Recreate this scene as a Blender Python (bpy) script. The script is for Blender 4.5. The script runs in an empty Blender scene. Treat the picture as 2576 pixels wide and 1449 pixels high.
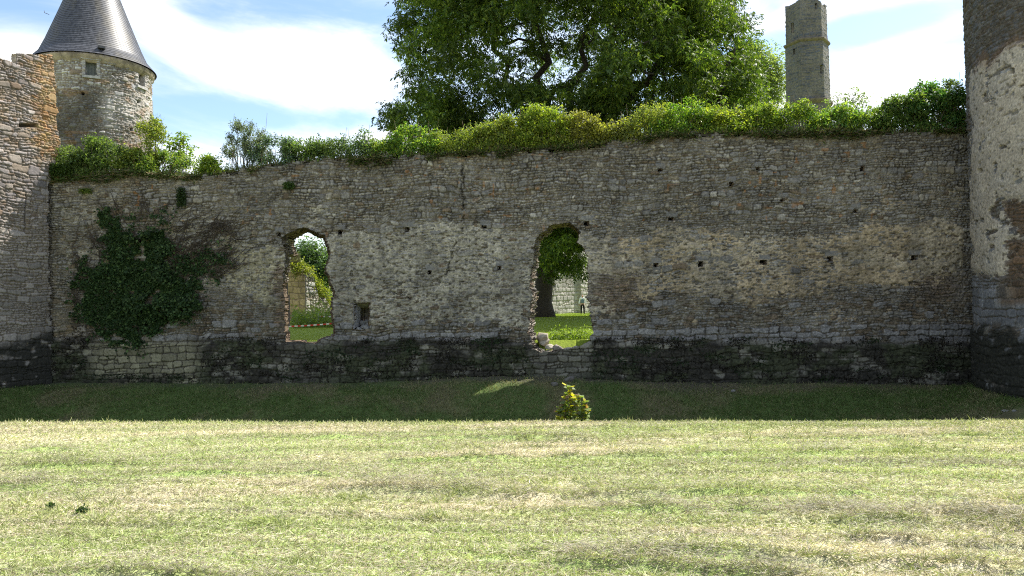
import bpy, bmesh, math
import numpy as np
from mathutils import Vector, Matrix

rng = np.random.default_rng(11)
scene = bpy.context.scene
COL = scene.collection
R = math.radians

# ------------------------------------------------------------------ camera frame
F = 1860.0                      # focal length in pixels of a 2576 px wide picture
CX, CY = 1288.0, 724.5
PITCH, ROLL = math.atan(45.5 / F), R(1.0)
EYE = np.array([0.0, 0.0, 1.65])
FWD = np.array([0, math.cos(PITCH), math.sin(PITCH)])
UP0 = np.array([0, -math.sin(PITCH), math.cos(PITCH)])
RT0 = np.array([1.0, 0, 0])
UP = UP0 * math.cos(ROLL) + RT0 * math.sin(ROLL)
RT = RT0 * math.cos(ROLL) - UP0 * math.sin(ROLL)

def ray(X, Y):
    return RT * ((X - CX) / F) + UP * ((CY - Y) / F) + FWD

def at_depth(X, Y, d):
    """world point seen at pixel X, Y whose world y is d"""
    r = ray(X, Y)
    return EYE + r * (d / r[1])

def proj(P):
    D = np.asarray(P) - EYE
    zc = D @ FWD
    return CX + F * (D @ RT) / zc, CY - F * (D @ UP) / zc

# ------------------------------------------------------------------ noise
_T = np.random.default_rng(1).random((256, 256)).astype(np.float32)

def vnoise(x, y, seed=0):
    x = np.asarray(x, dtype=np.float64) + seed * 17.13
    y = np.asarray(y, dtype=np.float64) + seed * 31.71
    xi = np.floor(x).astype(np.int64); yi = np.floor(y).astype(np.int64)
    fx = x - xi; fy = y - yi
    fx = fx * fx * (3 - 2 * fx); fy = fy * fy * (3 - 2 * fy)
    a = _T[xi & 255, yi & 255]; b = _T[(xi + 1) & 255, yi & 255]
    c = _T[xi & 255, (yi + 1) & 255]; d = _T[(xi + 1) & 255, (yi + 1) & 255]
    return (a * (1 - fx) + b * fx) * (1 - fy) + (c * (1 - fx) + d * fx) * fy

def fbm(x, y, seed=0, octv=4):
    s = 0; a = 0.5; t = 0; f = 1.0
    for k in range(octv):
        s = s + a * vnoise(x * f, y * f, seed + 7 * k); t += a
        a *= 0.5; f *= 2.03
    return s / t

def sstep(a, b, x):
    t = np.clip((x - a) / (b - a), 0, 1)
    return t * t * (3 - 2 * t)

def band(x, a, b, s):
    return sstep(a - s, a + s, x) * (1 - sstep(b - s, b + s, x))

def inpoly(X, Y, poly):
    inside = np.zeros(X.shape, bool)
    n = len(poly)
    for i in range(n):
        x0, y0 = poly[i]; x1, y1 = poly[(i + 1) % n]
        if y0 == y1: continue
        c = (Y >= min(y0, y1)) & (Y < max(y0, y1))
        xs = x0 + (Y - y0) * (x1 - x0) / (y1 - y0)
        inside ^= c & (X < xs)
    return inside

def lerp3(a, b, t):
    return np.asarray(a) * (1 - t[..., None]) + np.asarray(b) * t[..., None]

# ------------------------------------------------------------------ object helpers
def tag(o, label=None, cat=None, group=None, kind=None):
    if label: o['label'] = label
    if cat: o['category'] = cat
    if group: o['group'] = group
    if kind: o['kind'] = kind
    return o

def empty(name, loc=(0, 0, 0), rz=0.0):
    o = bpy.data.objects.new(name, None)
    COL.objects.link(o); o.location = loc; o.rotation_euler = (0, 0, rz)
    o.empty_display_size = 0.3
    return o

def mesh_np(name, V, Q, mat, parent=None, col=None, smooth=False):
    """V (n,3), Q (m,4) quads in world space"""
    V = np.asarray(V, np.float32); Q = np.asarray(Q, np.int32)
    k = Q.shape[1]
    me = bpy.data.meshes.new(name)
    me.vertices.add(len(V)); me.vertices.foreach_set('co', V.ravel())
    me.loops.add(Q.size); me.loops.foreach_set('vertex_index', Q.ravel())
    me.polygons.add(len(Q))
    me.polygons.foreach_set('loop_start', np.arange(0, Q.size, k, dtype=np.int32))
    me.polygons.foreach_set('use_smooth', np.full(len(Q), smooth, dtype=bool))
    if col is not None:
        a = me.color_attributes.new('Col', 'FLOAT_COLOR', 'POINT')
        c4 = np.ones((len(V), 4), np.float32); c4[:, :3] = col
        a.data.foreach_set('color', c4.ravel())
    me.update(calc_edges=True)
    me.validate()
    me.materials.append(mat)
    o = bpy.data.objects.new(name, me)
    COL.objects.link(o)
    if parent is not None:
        o.parent = parent
        o.matrix_parent_inverse = world_of(parent).inverted()
    return o

def world_of(o):
    m = Matrix.LocRotScale(o.location, o.rotation_euler, o.scale)
    if o.parent: m = world_of(o.parent) @ o.matrix_parent_inverse @ m
    return m

class MB:
    """collects shapes as quads, one mesh object per build"""
    def __init__(s): s.V = []; s.Q = []; s.C = []; s.n = 0
    def add(s, V, Q, col=(1, 1, 1)):
        V = np.asarray(V, float); Q = np.asarray(Q, int)
        s.V.append(V); s.Q.append(Q + s.n)
        c = np.asarray(col, float)
        s.C.append(np.broadcast_to(c, (len(V), 3)) if c.ndim == 1 else c)
        s.n += len(V)
    def tube(s, P, rad, n=7, col=(1, 1, 1), caps=True):
        P = np.asarray(P, float); rad = np.asarray(rad, float)
        T = np.gradient(P, axis=0); T /= np.linalg.norm(T, axis=1)[:, None] + 1e-9
        ref = np.array([0.0, 0, 1]) if abs(T[0][2]) < .9 else np.array([1.0, 0, 0])
        A = np.cross(T, ref); A /= np.linalg.norm(A, axis=1)[:, None] + 1e-9
        B = np.cross(T, A)
        th = np.arange(n) * 2 * math.pi / n
        V = P[:, None] + rad[:, None, None] * (A[:, None] * np.cos(th)[None, :, None] + B[:, None] * np.sin(th)[None, :, None])
        m = len(P); V = V.reshape(-1, 3)
        i = np.arange(m - 1)[:, None] * n; j = np.arange(n)[None]; k = (j + 1) % n
        Q = np.stack([i + j, i + k, i + n + k, i + n + j], -1).reshape(-1, 4)
        if caps:
            V = np.vstack([V, P[0], P[-1]])
            c0, c1 = m * n, m * n + 1
            h = [[c0, (t + 1) % n, t, t] for t in range(n)]
            # caps as quads made of two ring edges
            q = []
            for t in range(0, n - 1, 2):
                q.append([c0, (t + 2) % n, t + 1, t]); q.append([c1, (m - 1) * n + t, (m - 1) * n + t + 1, (m - 1) * n + (t + 2) % n])
            Q = np.vstack([Q, q])
        s.add(V, Q, col)
    def box(s, c, size, rz=0, col=(1, 1, 1)):
        x, y, z = np.array(size) / 2
        V = np.array([[-x, -y, -z], [x, -y, -z], [x, y, -z], [-x, y, -z], [-x, -y, z], [x, -y, z], [x, y, z], [-x, y, z]])
        ca, sa = math.cos(rz), math.sin(rz)
        V = V @ np.array([[ca, sa, 0], [-sa, ca, 0], [0, 0, 1]]) + np.array(c)
        s.add(V, [[0, 3, 2, 1], [4, 5, 6, 7], [0, 1, 5, 4], [1, 2, 6, 5], [2, 3, 7, 6], [3, 0, 4, 7]], col)
    def build(s, name, mat, parent=None, smooth=False):
        return mesh_np(name, np.vstack(s.V), np.vstack(s.Q), mat, parent, np.vstack(s.C), smooth)

# ------------------------------------------------------------------ materials
def mat_new(name):
    m = bpy.data.materials.new(name); m.use_nodes = True
    nt = m.node_tree; nt.nodes.clear()
    return m, nt, nt.nodes.new('ShaderNodeOutputMaterial')

def mat_stone(name, rough=0.92, nscale=18.0, bump=0.35, dist=0.02, tint=(1, 1, 1)):
    m, nt, out = mat_new(name)
    N = nt.nodes.new; L = nt.links.new
    at = N('ShaderNodeAttribute'); at.attribute_name = 'Col'
    geo = N('ShaderNodeNewGeometry')
    nz = N('ShaderNodeTexNoise'); nz.inputs['Scale'].default_value = nscale; nz.inputs['Detail'].default_value = 6
    nz.inputs['Roughness'].default_value = 0.65
    L(geo.outputs['Position'], nz.inputs['Vector'])
    mr = N('ShaderNodeMapRange'); mr.inputs['From Min'].default_value = 0.25; mr.inputs['From Max'].default_value = 0.75
    mr.inputs['To Min'].default_value = 0.62; mr.inputs['To Max'].default_value = 1.38
    L(nz.outputs['Fac'], mr.inputs['Value'])
    mx = N('ShaderNodeVectorMath'); mx.operation = 'MULTIPLY'
    L(at.outputs['Color'], mx.inputs[0]); L(mr.outputs['Result'], mx.inputs[1])
    bs = N('ShaderNodeBsdfPrincipled'); bs.inputs['Roughness'].default_value = rough
    bs.inputs['Specular IOR Level'].default_value = 0.25
    L(mx.outputs['Vector'], bs.inputs['Base Color'])
    bp = N('ShaderNodeBump'); bp.inputs['Strength'].default_value = bump; bp.inputs['Distance'].default_value = dist
    L(nz.outputs['Fac'], bp.inputs['Height']); L(bp.outputs['Normal'], bs.inputs['Normal'])
    L(bs.outputs['BSDF'], out.inputs['Surface'])
    return m

def mat_leaf(name, trans=0.45, rough=0.5, spec=0.35, tcol=(1.25, 1.35, 0.5)):
    m, nt, out = mat_new(name)
    N = nt.nodes.new; L = nt.links.new
    at = N('ShaderNodeAttribute'); at.attribute_name = 'Col'
    bs = N('ShaderNodeBsdfPrincipled'); bs.inputs['Roughness'].default_value = rough
    bs.inputs['Specular IOR Level'].default_value = spec
    L(at.outputs['Color'], bs.inputs['Base Color'])
    tr = N('ShaderNodeBsdfTranslucent')
    mu = N('ShaderNodeVectorMath'); mu.operation = 'MULTIPLY'; mu.inputs[1].default_value = tcol
    L(at.outputs['Color'], mu.inputs[0]); L(mu.outputs['Vector'], tr.inputs['Color'])
    mx = N('ShaderNodeMixShader'); mx.inputs['Fac'].default_value = trans
    L(bs.outputs['BSDF'], mx.inputs[1]); L(tr.outputs['BSDF'], mx.inputs[2])
    L(mx.outputs['Shader'], out.inputs['Surface'])
    return m

def mat_flat(name, color, rough=0.7, spec=0.3, nscale=30.0, var=0.25, bump=0.0):
    m, nt, out = mat_new(name)
    N = nt.nodes.new; L = nt.links.new
    geo = N('ShaderNodeNewGeometry')
    nz = N('ShaderNodeTexNoise'); nz.inputs['Scale'].default_value = nscale; nz.inputs['Detail'].default_value = 4
    L(geo.outputs['Position'], nz.inputs['Vector'])
    mr = N('ShaderNodeMapRange'); mr.inputs['To Min'].default_value = 1 - var; mr.inputs['To Max'].default_value = 1 + var
    L(nz.outputs['Fac'], mr.inputs['Value'])
    mx = N('ShaderNodeVectorMath'); mx.operation = 'MULTIPLY'; mx.inputs[0].default_value = color
    L(mr.outputs['Result'], mx.inputs[1])
    bs = N('ShaderNodeBsdfPrincipled'); bs.inputs['Roughness'].default_value = rough
    bs.inputs['Specular IOR Level'].default_value = spec
    L(mx.outputs['Vector'], bs.inputs['Base Color'])
    if bump:
        bp = N('ShaderNodeBump'); bp.inputs['Strength'].default_value = bump; bp.inputs['Distance'].default_value = .02
        L(nz.outputs['Fac'], bp.inputs['Height']); L(bp.outputs['Normal'], bs.inputs['Normal'])
    L(bs.outputs['BSDF'], out.inputs['Surface'])
    return m

M_STONE = mat_stone('rubble_masonry')
M_STONE_FAR = mat_stone('far_masonry', nscale=7.0, bump=0.4, dist=0.05)
M_SLATE = mat_stone('slate', rough=0.47, nscale=9.0, bump=0.15, dist=0.01)
M_SLATE.node_tree.nodes['Principled BSDF'].inputs['Specular IOR Level'].default_value = 0.45
M_DARK = mat_flat('dark_stone_recess', (0.06, 0.055, 0.05), var=0.3)
M_BARK = mat_stone('bark', nscale=6.0, bump=0.6, dist=0.05)
M_LEAF = mat_leaf('broad_leaf', trans=.5)
M_LEAF_TREE = mat_leaf('tree_leaf', trans=.42, tcol=(1.2, 1.3, .5))
M_LEAF_DARK = mat_leaf('ivy_leaf', trans=0.2, rough=0.6, spec=0.2, tcol=(1.1, 1.25, .6))
M_GRASS = mat_leaf('grass_blade', trans=0.3, rough=0.6, spec=0.25, tcol=(1.1, 1.15, .7))
M_SOIL = mat_stone('ground_soil', nscale=14.0, bump=0.5, dist=0.03)

# ------------------------------------------------------------------ masonry
def stone_layout(W, H, zone, seed, res=0.0125):
    """zone(z) -> hmin, hmax, chance of a full-height block, (wmin, wmax) of a block in heights"""
    r = np.random.default_rng(seed)
    nx, nz = int(W / res), int(H / res)
    S = np.zeros((nz, nx), np.int32); E = np.full((nz, nx), -0.02, np.float32)
    state = [1]; size = [0.0]
    def put(u0, u1, z0, z1):
        i0, i1 = int(max(u0, 0) / res), int(min(u1, W) / res) + 1
        k0, k1 = int(max(z0, 0) / res), int(min(z1, H) / res) + 1
        if i1 <= i0 or k1 <= k0 or i0 >= nx or k0 >= nz: return
        us = (np.arange(i0, min(i1, nx)) + .5) * res; zs = (np.arange(k0, min(k1, nz)) + .5) * res
        dx = np.minimum(us - u0, u1 - us)[None, :]; dz = np.minimum(zs - z0, z1 - zs)[:, None]
        rad = min(.05, .38 * min(u1 - u0, z1 - z0))
        qx, qz = rad - dx, rad - dz
        e = np.where((qx > 0) & (qz > 0), rad - np.hypot(np.maximum(qx, 0), np.maximum(qz, 0)), np.minimum(dx, dz) + 0 * qx + 0 * qz)
        sl = (slice(k0, k0 + len(zs)), slice(i0, i0 + len(us)))
        better = e > E[sl]
        S[sl] = np.where(better, state[0], S[sl]); E[sl] = np.maximum(E[sl], e)
        state[0] += 1; size.append((u1 - u0) * (z1 - z0))
    z = 0.0
    while z < H:
        hmin, hmax, pa, wr = zone(z)
        h = r.uniform(hmin, hmax)
        u = -r.uniform(0, .4)
        while u < W:
            if r.random() < pa:
                w = h * r.uniform(*wr); put(u, u + w, z, z + h); u += w
            else:
                w = r.uniform(.5, 1.5); n = 2 if h < .21 else int(r.integers(2, 4))
                cuts = np.sort(np.r_[0, (np.arange(1, n) + r.uniform(-.25, .25, n - 1)) / n, 1]) * h
                for k in range(n):
                    hh = cuts[k + 1] - cuts[k]; uu = u + r.uniform(-.06, .06)
                    while uu < u + w:
                        ww = hh * r.uniform(.9, 2.9)
                        if uu + ww > u + w - .05: ww = u + w - uu + r.uniform(-.03, .05)
                        put(uu, uu + ww, z + cuts[k], z + cuts[k + 1]); uu += ww
                u += w
        z += h
    rnd = r.random((state[0] + 1, 6)).astype(np.float32)
    return dict(S=S, E=E, rnd=rnd, res=res, nx=nx, nz=nz, size=np.array(size + [0]))

def sample_layout(lay, U, Z, warp=1.0):
    wu = U + warp * (.09 * (vnoise(U / .26, Z / .14, 1) - .5) + .03 * (vnoise(U / .07, Z / .06, 2) - .5))
    wz = Z + warp * (.30 * (fbm(U / 2.1, Z / 1.3, 3) - .5) + .085 * (vnoise(U / .26, Z / .19, 4) - .5) + .02 * (vnoise(U / .07, Z / .06, 5) - .5))
    i = (np.floor(wu / lay['res']).astype(int)) % lay['nx']
    k = np.clip((wz / lay['res']).astype(int), 0, lay['nz'] - 1)
    sid = lay['S'][k, i]; e = lay['E'][k, i] + .010 * (vnoise(U / .05, Z / .045, 6) - .5)
    return sid, e

def stone_relief(lay, U, Z, warp=1.0, depth=1.0, joint=.028):
    sid, e = sample_layout(lay, U, Z, warp)
    q = lay['rnd'][sid]
    prof = sstep(-.002, joint, e)
    h = prof * (.022 + .045 * q[..., 0]) + prof * (.014 * (fbm(U / .09, Z / .07, 8, 3) - .5))
    return sid, q, prof, h * depth

PAL_GREY = np.array([[.27, .265, .26], [.235, .232, .235], [.285, .27, .24], [.36, .35, .33], [.20, .16, .12], [.245, .22, .18]])
def pick(q, w):
    c = np.cumsum(w) / np.sum(w)
    idx = np.searchsorted(c, q[..., 1].clip(0, .9999))
    return PAL_GREY[idx] * (0.72 + .56 * q[..., 2])[..., None]

def grid_surface(name, P, col, fmask, mat, parent=None, extr=None, extr_col=None, smooth=True, nseg=3, jitter=.05, rimlay=None):
    """P (nz,nu,3) grid, fmask (nz-1,nu-1). extr: (nz,nu,3) vectors, the rims of the grid are extruded along them."""
    nz, nu = P.shape[:2]
    idx = np.arange(nz * nu).reshape(nz, nu)
    Q = np.stack([idx[:-1, :-1], idx[:-1, 1:], idx[1:, 1:], idx[1:, :-1]], -1)[fmask]
    V = P.reshape(-1, 3); C = col.reshape(-1, 3)
    used = np.zeros(nz * nu, bool); used[Q.ravel()] = True
    remap = np.cumsum(used) - 1
    Vs = [V[used]]; Cs = [C[used]]; Qs = [remap[Q]]
    n0 = used.sum()
    if extr is not None:
        m = np.zeros((nz + 1, nu + 1), bool); m[1:-1, 1:-1] = fmask
        # vertical grid edges (i,j)-(i+1,j): cells left (i,j-1), right (i,j)
        ev = m[1:-1, :-1] != m[1:-1, 1:]
        eh = m[:-1, 1:-1] != m[1:, 1:-1]
        a = np.concatenate([idx[:-1][ev], idx[:, :-1][eh]]); b = np.concatenate([idx[1:][ev], idx[:, 1:][eh]])
        vv = np.unique(np.r_[a, b]); rm = -np.ones(nz * nu, int); rm[vv] = np.arange(len(vv))
        A, B = rm[a], rm[b]; base = V[vv]; ex = extr.reshape(-1, 3)[vv]
        prev = remap[vv]
        for k in range(1, nseg + 1):
            t = k / nseg
            jit = np.stack([vnoise(base[:, 0] / .13 + 9 * k + s * 40, base[:, 2] / .11 + 5 * k, 20 + s) - .5 for s in range(3)], -1)
            jit = jit * 2 * jitter * (1 if k < nseg else .3)
            lay = base + ex * t + jit
            off = n0; n0 += len(vv)
            Vs.append(lay)
            qn = vnoise(base[:, 0] / .2 + 3 * k, base[:, 2] / .1 + 7 * k, 31)
            qm = vnoise(base[:, 0] / .07 + 3 * k, base[:, 2] / .05 + 7 * k, 32)
            ec = np.asarray(extr_col) if extr_col is not None else C[vv]
            if rimlay is not None:
                dep = np.linalg.norm(ex, axis=1) * t
                _, rq, rp, rh = stone_relief(rimlay, dep + 2.0, base[:, 2] + 2.0 + .6 * base[:, 0], 1.0, 2.2, .03)
                lay += (TW * 1.0 + np.array([0, 0, .4])) * ((rh - .06) * (1 if k > 1 else .4))[:, None]
                pal = pick(rq, [8, 26, 26, 18, 12, 14]) * np.array([.86, .81, .74])
                Cs.append(pal * rp[:, None] + np.array([.10, .065, .04]) * (1 - rp)[:, None])
            else:
                Cs.append(ec * (.55 + .6 * qn + .5 * qm)[:, None])
            cur = off + np.arange(len(vv))
            Qs.append(np.stack([prev[A], prev[B], cur[B], cur[A]], -1))
            prev = cur
    return mesh_np(name, np.vstack(Vs), np.vstack(Qs), mat, parent, np.vstack(Cs), smooth)

# ------------------------------------------------------------------ frame of the curtain wall
AW = R(5.0)
TW = np.array([math.cos(AW), -math.sin(AW), 0]); VW = np.array([math.sin(AW), math.cos(AW), 0])
W0 = np.array([0.0, 24.0, 0.0])
THICK = 1.0
def wall_pt(u, v, z):
    u, v, z = np.broadcast_arrays(np.asarray(u, float), np.asarray(v, float), np.asarray(z, float))
    return W0 + u[..., None] * TW + v[..., None] * VW + z[..., None] * np.array([0, 0, 1.0])
def px_wall(X, Y, v=0.0):
    r = ray(X, Y); k = ((W0 + VW * v - EYE) @ VW) / (r @ VW)
    p = EYE + r * k - W0
    return p @ TW, p[2]

def row_coord(x, y): return y + x * (.02 + .22 * np.clip((8.2 - y) / 4, 0, 1)) + .35 * (fbm(x / 3.0, y / 2.0, 501, 3) - .5)
def hay_mask(x, y):
    w = row_coord(x, y)
    a = 1 - np.abs(2 * vnoise(w / .36, x / 7.0, 502) - 1); a = sstep(.70, .95, a) * sstep(.44, .66, vnoise(x / 1.9, w / .28, 503) * .6 + .4 * fbm(x / .25, w / .12, 504, 2))
    return a * (1 - sstep(9.2, 9.8, y + .1 * np.clip(x, -9, 9)))
def swath_tone(x, y):
    w = row_coord(x, y)
    return .40 + .98 * fbm(x / 3.5, w / .075, 507, 4)
def green_mask(x, y):
    w = row_coord(x, y)
    g = .55 * fbm(x / 2.8, w / .50, 505, 4) + .45 * fbm(x / 1.6, w / .13, 506, 3) - .06 * sstep(-1, 4, x) * (1 - sstep(5, 8, y)) + .05 * (1 - sstep(-3.5, -1, x)) * (1 - sstep(5.5, 8, y))
    return sstep(.44, .60, g)

# ------------------------------------------------------------------ ground
def ground_z(x, y):
    x = np.asarray(x, float); y = np.asarray(y, float)
    v = x * VW[0] + (y - 24) * VW[1]
    edge = 10.45 - .10 * np.clip(x, -9, 9) + .10 * (vnoise(x / 1.7, 0 * x, 51) - .5)
    hay = hay_mask(x, y)
    field = .05 * hay + .05 * (fbm(x / 2.2, y / 1.1, 52, 3) - .5) + .03 * (fbm(x / .5, y / .3, 53, 2) - .5)
    far = np.interp(v, [-9, -7, -5.5, -4.2, -3.1, -2, -1, -.45, 0, .5], [-2.9, -2.9, -2.8, -2.55, -1.95, -1.40, -1.03, -.88, -.80, -.8])
    far = far + .14 * (fbm(x / 1.6, y / 1.3, 54, 4) - .5) + .07 * (fbm(x / .35, y / .3, 57, 3) - .5) - .009 * np.clip(x, -18, 18)
    st = np.hypot(x - 18.62, y - 19.42) - 5.5
    sl = (x + 15.8) * .893 - (y - 25.2) * .45
    far = np.maximum(far, np.where(st < 4, -.93 - .26 * np.maximum(st, 0) - .05 * np.maximum(st, 0) ** 2, -9))
    far = np.maximum(far, np.where(sl < 4, -.70 - .28 * np.maximum(sl, 0) - .05 * np.maximum(sl, 0) ** 2, -9))
    far = far + .22 * np.exp(-((x - .3) / 3.2) ** 2) * sstep(-2.6, -.6, v)
    near = -2.9 * sstep(0, 2.6, y - edge - .05)
    dz = np.where(v < -9, near, np.maximum(near, far))
    court = .48 + .45 * sstep(26, 43, y) - .12 * sstep(48, 64, y) + .06 * (fbm(x / 5, y / 5, 55, 3) - .5)
    z = np.where(y < edge, field, dz)
    return np.where(v > .5, court, z)

def build_ground():
    xs = np.r_[-600, -300, -150, -80, -50, -35, -26, np.arange(-20, 20.01, .12), 26, 35, 50, 80, 150, 300, 600]
    ys = np.r_[-400, -150, -60, -25, -10, np.arange(-4, 3, .4), np.arange(3, 12, .09), np.arange(12, 27, .11), np.arange(27, 90, .8), 110, 150, 220, 400, 700]
    X, Y = np.meshgrid(xs, ys)
    Z = ground_z(X, Y)
    v = X * VW[0] + (Y - 24) * VW[1]
    g = fbm(X / 2.4, Y / .8, 61, 4)
    straw = np.array([.46, .41, .28]); green = np.array([.25, .32, .10])
    fc = lerp3(straw, green, sstep(.40, .62, g))
    dn = fbm(X / 1.5, Y / 1.2, 62, 4)
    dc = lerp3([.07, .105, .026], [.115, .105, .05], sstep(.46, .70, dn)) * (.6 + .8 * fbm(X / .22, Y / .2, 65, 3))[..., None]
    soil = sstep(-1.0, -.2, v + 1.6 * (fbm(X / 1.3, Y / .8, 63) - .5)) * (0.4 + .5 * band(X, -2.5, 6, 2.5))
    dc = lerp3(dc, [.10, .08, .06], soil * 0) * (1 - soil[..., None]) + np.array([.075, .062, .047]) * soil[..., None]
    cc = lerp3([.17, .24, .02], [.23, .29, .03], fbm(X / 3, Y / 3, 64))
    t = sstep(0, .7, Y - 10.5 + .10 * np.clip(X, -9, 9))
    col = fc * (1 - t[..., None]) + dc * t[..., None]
    col = np.where((v > .5)[..., None], cc, col)
    P = np.stack([X, Y, Z], -1)
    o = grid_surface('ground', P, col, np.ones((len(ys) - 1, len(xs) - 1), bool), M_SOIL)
    tag(o, kind='structure')
build_ground()

# ------------------------------------------------------------------ leaves
def leaf_quads(P, D, Nn, L, Wd, fold=.0):
    """P (n,3) base, D direction, Nn normal-ish, L length, Wd width -> diamonds"""
    D = D / (np.linalg.norm(D, axis=1)[:, None] + 1e-9)
    S = np.cross(D, Nn); S /= np.linalg.norm(S, axis=1)[:, None] + 1e-9
    L = np.asarray(L)[:, None]; Wd = np.asarray(Wd)[:, None]
    up = np.cross(S, D)
    m = P + D * L * .45 + up * L * fold
    V = np.stack([P, m + S * Wd * .5, P + D * L, m - S * Wd * .5], 1).reshape(-1, 3)
    Q = np.arange(len(P) * 4).reshape(-1, 4)
    return V, Q

def rand_dir(n, r, zs=1.0):
    d = r.normal(size=(n, 3)); d[:, 2] *= zs
    return d / np.linalg.norm(d, axis=1)[:, None]

def leaf_cols(base, n, r, var=.3, alt=None, palt=0.0):
    c = np.tile(np.asarray(base, float), (n, 1))
    if alt is not None:
        k = r.random(n) < palt
        c[k] = alt
    c *= (1 + var * (r.random(n) * 2 - 1))[:, None]
    return np.repeat(c, 4, axis=0)

def foliage_obj(name, P, parent, r, base, L=.07, asp=.55, droop=.4, var=.3, alt=None, palt=0., mat=None, nz=.7):
    n = len(P)
    D = rand_dir(n, r); D[:, 2] -= droop
    Nn = rand_dir(n, r); Nn[:, 2] = np.abs(Nn[:, 2]) + nz
    ln = L * r.uniform(.6, 1.35, n)
    V, Q = leaf_quads(P, D, Nn, ln, ln * asp, .08)
    return mesh_np(name, V, Q, mat or M_LEAF, parent, leaf_cols(base, n, r, var, alt, palt))

# ================================================================== SKY, SUN, CAMERA
SUN_AZ, SUN_EL = 58.0, 52.5
SKY_STRENGTH, EXPOSURE, SUN_STRENGTH = 0.12, 1.08, 5.0
def build_world():
    w = bpy.data.worlds.new('World'); scene.world = w; w.use_nodes = True
    nt = w.node_tree; nt.nodes.clear(); N = nt.nodes.new; L = nt.links.new
    out = N('ShaderNodeOutputWorld')
    sky = N('ShaderNodeTexSky'); sky.sky_type = 'NISHITA'; sky.sun_disc = False
    sky.sun_elevation = R(SUN_EL); sky.sun_rotation = R(SUN_AZ); sky.air_density = 1.0; sky.dust_density = .6; sky.ozone_density = 1.5
    b1 = N('ShaderNodeBackground'); b1.inputs['Strength'].default_value = SKY_STRENGTH
    L(sky.outputs['Color'], b1.inputs['Color'])
    b2 = N('ShaderNodeBackground'); b2.inputs['Color'].default_value = (1, .99, .97, 1); b2.inputs['Strength'].default_value = .74
    tc = N('ShaderNodeTexCoord'); sp = N('ShaderNodeSeparateXYZ'); L(tc.outputs['Generated'], sp.inputs[0])
    def mth(op, a, b=None, c=None):
        n = N('ShaderNodeMath'); n.operation = op
        for k, q in enumerate((a, b, c)):
            if q is None: continue
            if isinstance(q, (int, float)): n.inputs[k].default_value = q
            else: L(q, n.inputs[k])
        return n.outputs[0]
    az = mth('ARCTAN2', sp.outputs['X'], sp.outputs['Y']); el = mth('ARCSINE', sp.outputs['Z'])
    # streaky cirrus
    cv = N('ShaderNodeCombineXYZ')
    e2 = mth('SUBTRACT', el, mth('MULTIPLY', az, -.18))
    L(mth('MULTIPLY', az, 3.2), cv.inputs[0]); L(mth('MULTIPLY', e2, 10.5), cv.inputs[1])
    nz = N('ShaderNodeTexNoise'); nz.inputs['Scale'].default_value = 1.0; nz.inputs['Detail'].default_value = 7
    nz.inputs['Roughness'].default_value = .6; nz.inputs['Distortion'].default_value = .9
    L(cv.outputs[0], nz.inputs['Vector'])
    dens = mth('SUBTRACT', mth('MULTIPLY', nz.outputs['Fac'], 1.7), .30)
    def blob(X, Y, sx, sy, wgt, tilt=0.0):
        r = ray(X, Y); a0 = math.atan2(r[0], r[1]); e0 = math.asin(r[2] / np.linalg.norm(r))
        sa, se = sx / F, sy / F
        da = mth('SUBTRACT', az, a0); de = mth('SUBTRACT', mth('SUBTRACT', el, e0), mth('MULTIPLY', da, tilt))
        q = mth('ADD', mth('POWER', mth('ABSOLUTE', mth('DIVIDE', da, sa)), 2.0), mth('POWER', mth('ABSOLUTE', mth('DIVIDE', de, se)), 2.0))
        return mth('MULTIPLY', mth('EXPONENT', mth('MULTIPLY', q, -1.0)), wgt)
    for B in [(700, 170, 330, 80, .48, -.12), (430, 70, 120, 60, .35, -.9), (30, 150, 90, 70, .5, .3), (900, 355, 200, 45, .4, 0),
              (60, 20, 120, 60, -.35, 0), (690, 20, 260, 40, -.30, 0), (620, 280, 260, 28, -.40, -.06), (1000, 310, 120, 20, -.2, 0),
              (2200, 225, 260, 45, .42, .05), (2150, 15, 330, 22, .6, .05), (2130, 80, 330, 40, -.42, 0), (2300, 90, 170, 16, .25, .12),
              (520, 400, 300, 40, .3, 0), (1600, 100, 500, 150, .15, 0), (420, 330, 80, 40, -.1, 0)]:
        dens = mth('ADD', dens, blob(*B))
    mr = N('ShaderNodeMapRange'); mr.interpolation_type = 'SMOOTHSTEP'
    mr.inputs['From Min'].default_value = .24; mr.inputs['From Max'].default_value = 1.26
    L(dens, mr.inputs['Value'])
    # haze: clouds cover most of the low sky, fewer overhead
    mx = N('ShaderNodeMixShader'); L(mr.outputs['Result'], mx.inputs['Fac'])
    L(b1.outputs[0], mx.inputs[1]); L(b2.outputs[0], mx.inputs[2])
    L(mx.outputs[0], out.inputs['Surface'])
    sun = bpy.data.lights.new('sun', 'SUN'); sun.energy = SUN_STRENGTH; sun.angle = R(.53); sun.color = (1, .95, .86)
    so = bpy.data.objects.new('sun', sun); COL.objects.link(so)
    d = Vector((-math.sin(R(SUN_AZ)) * math.cos(R(SUN_EL)), -math.cos(R(SUN_AZ)) * math.cos(R(SUN_EL)), -math.sin(R(SUN_EL))))
    so.rotation_euler = d.to_track_quat('-Z', 'Y').to_euler(); so.location = (30, 20, 40)
    cam = bpy.data.cameras.new('camera'); cam.sensor_width = 36; cam.lens = 36 * F / 2576; cam.clip_end = 3000; cam.clip_start = .05
    co = bpy.data.objects.new('camera', cam); COL.objects.link(co)
    co.matrix_world = Matrix(((RT[0], UP[0], -FWD[0], EYE[0]), (RT[1], UP[1], -FWD[1], EYE[1]), (RT[2], UP[2], -FWD[2], EYE[2]), (0, 0, 0, 1)))
    scene.camera = co
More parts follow.
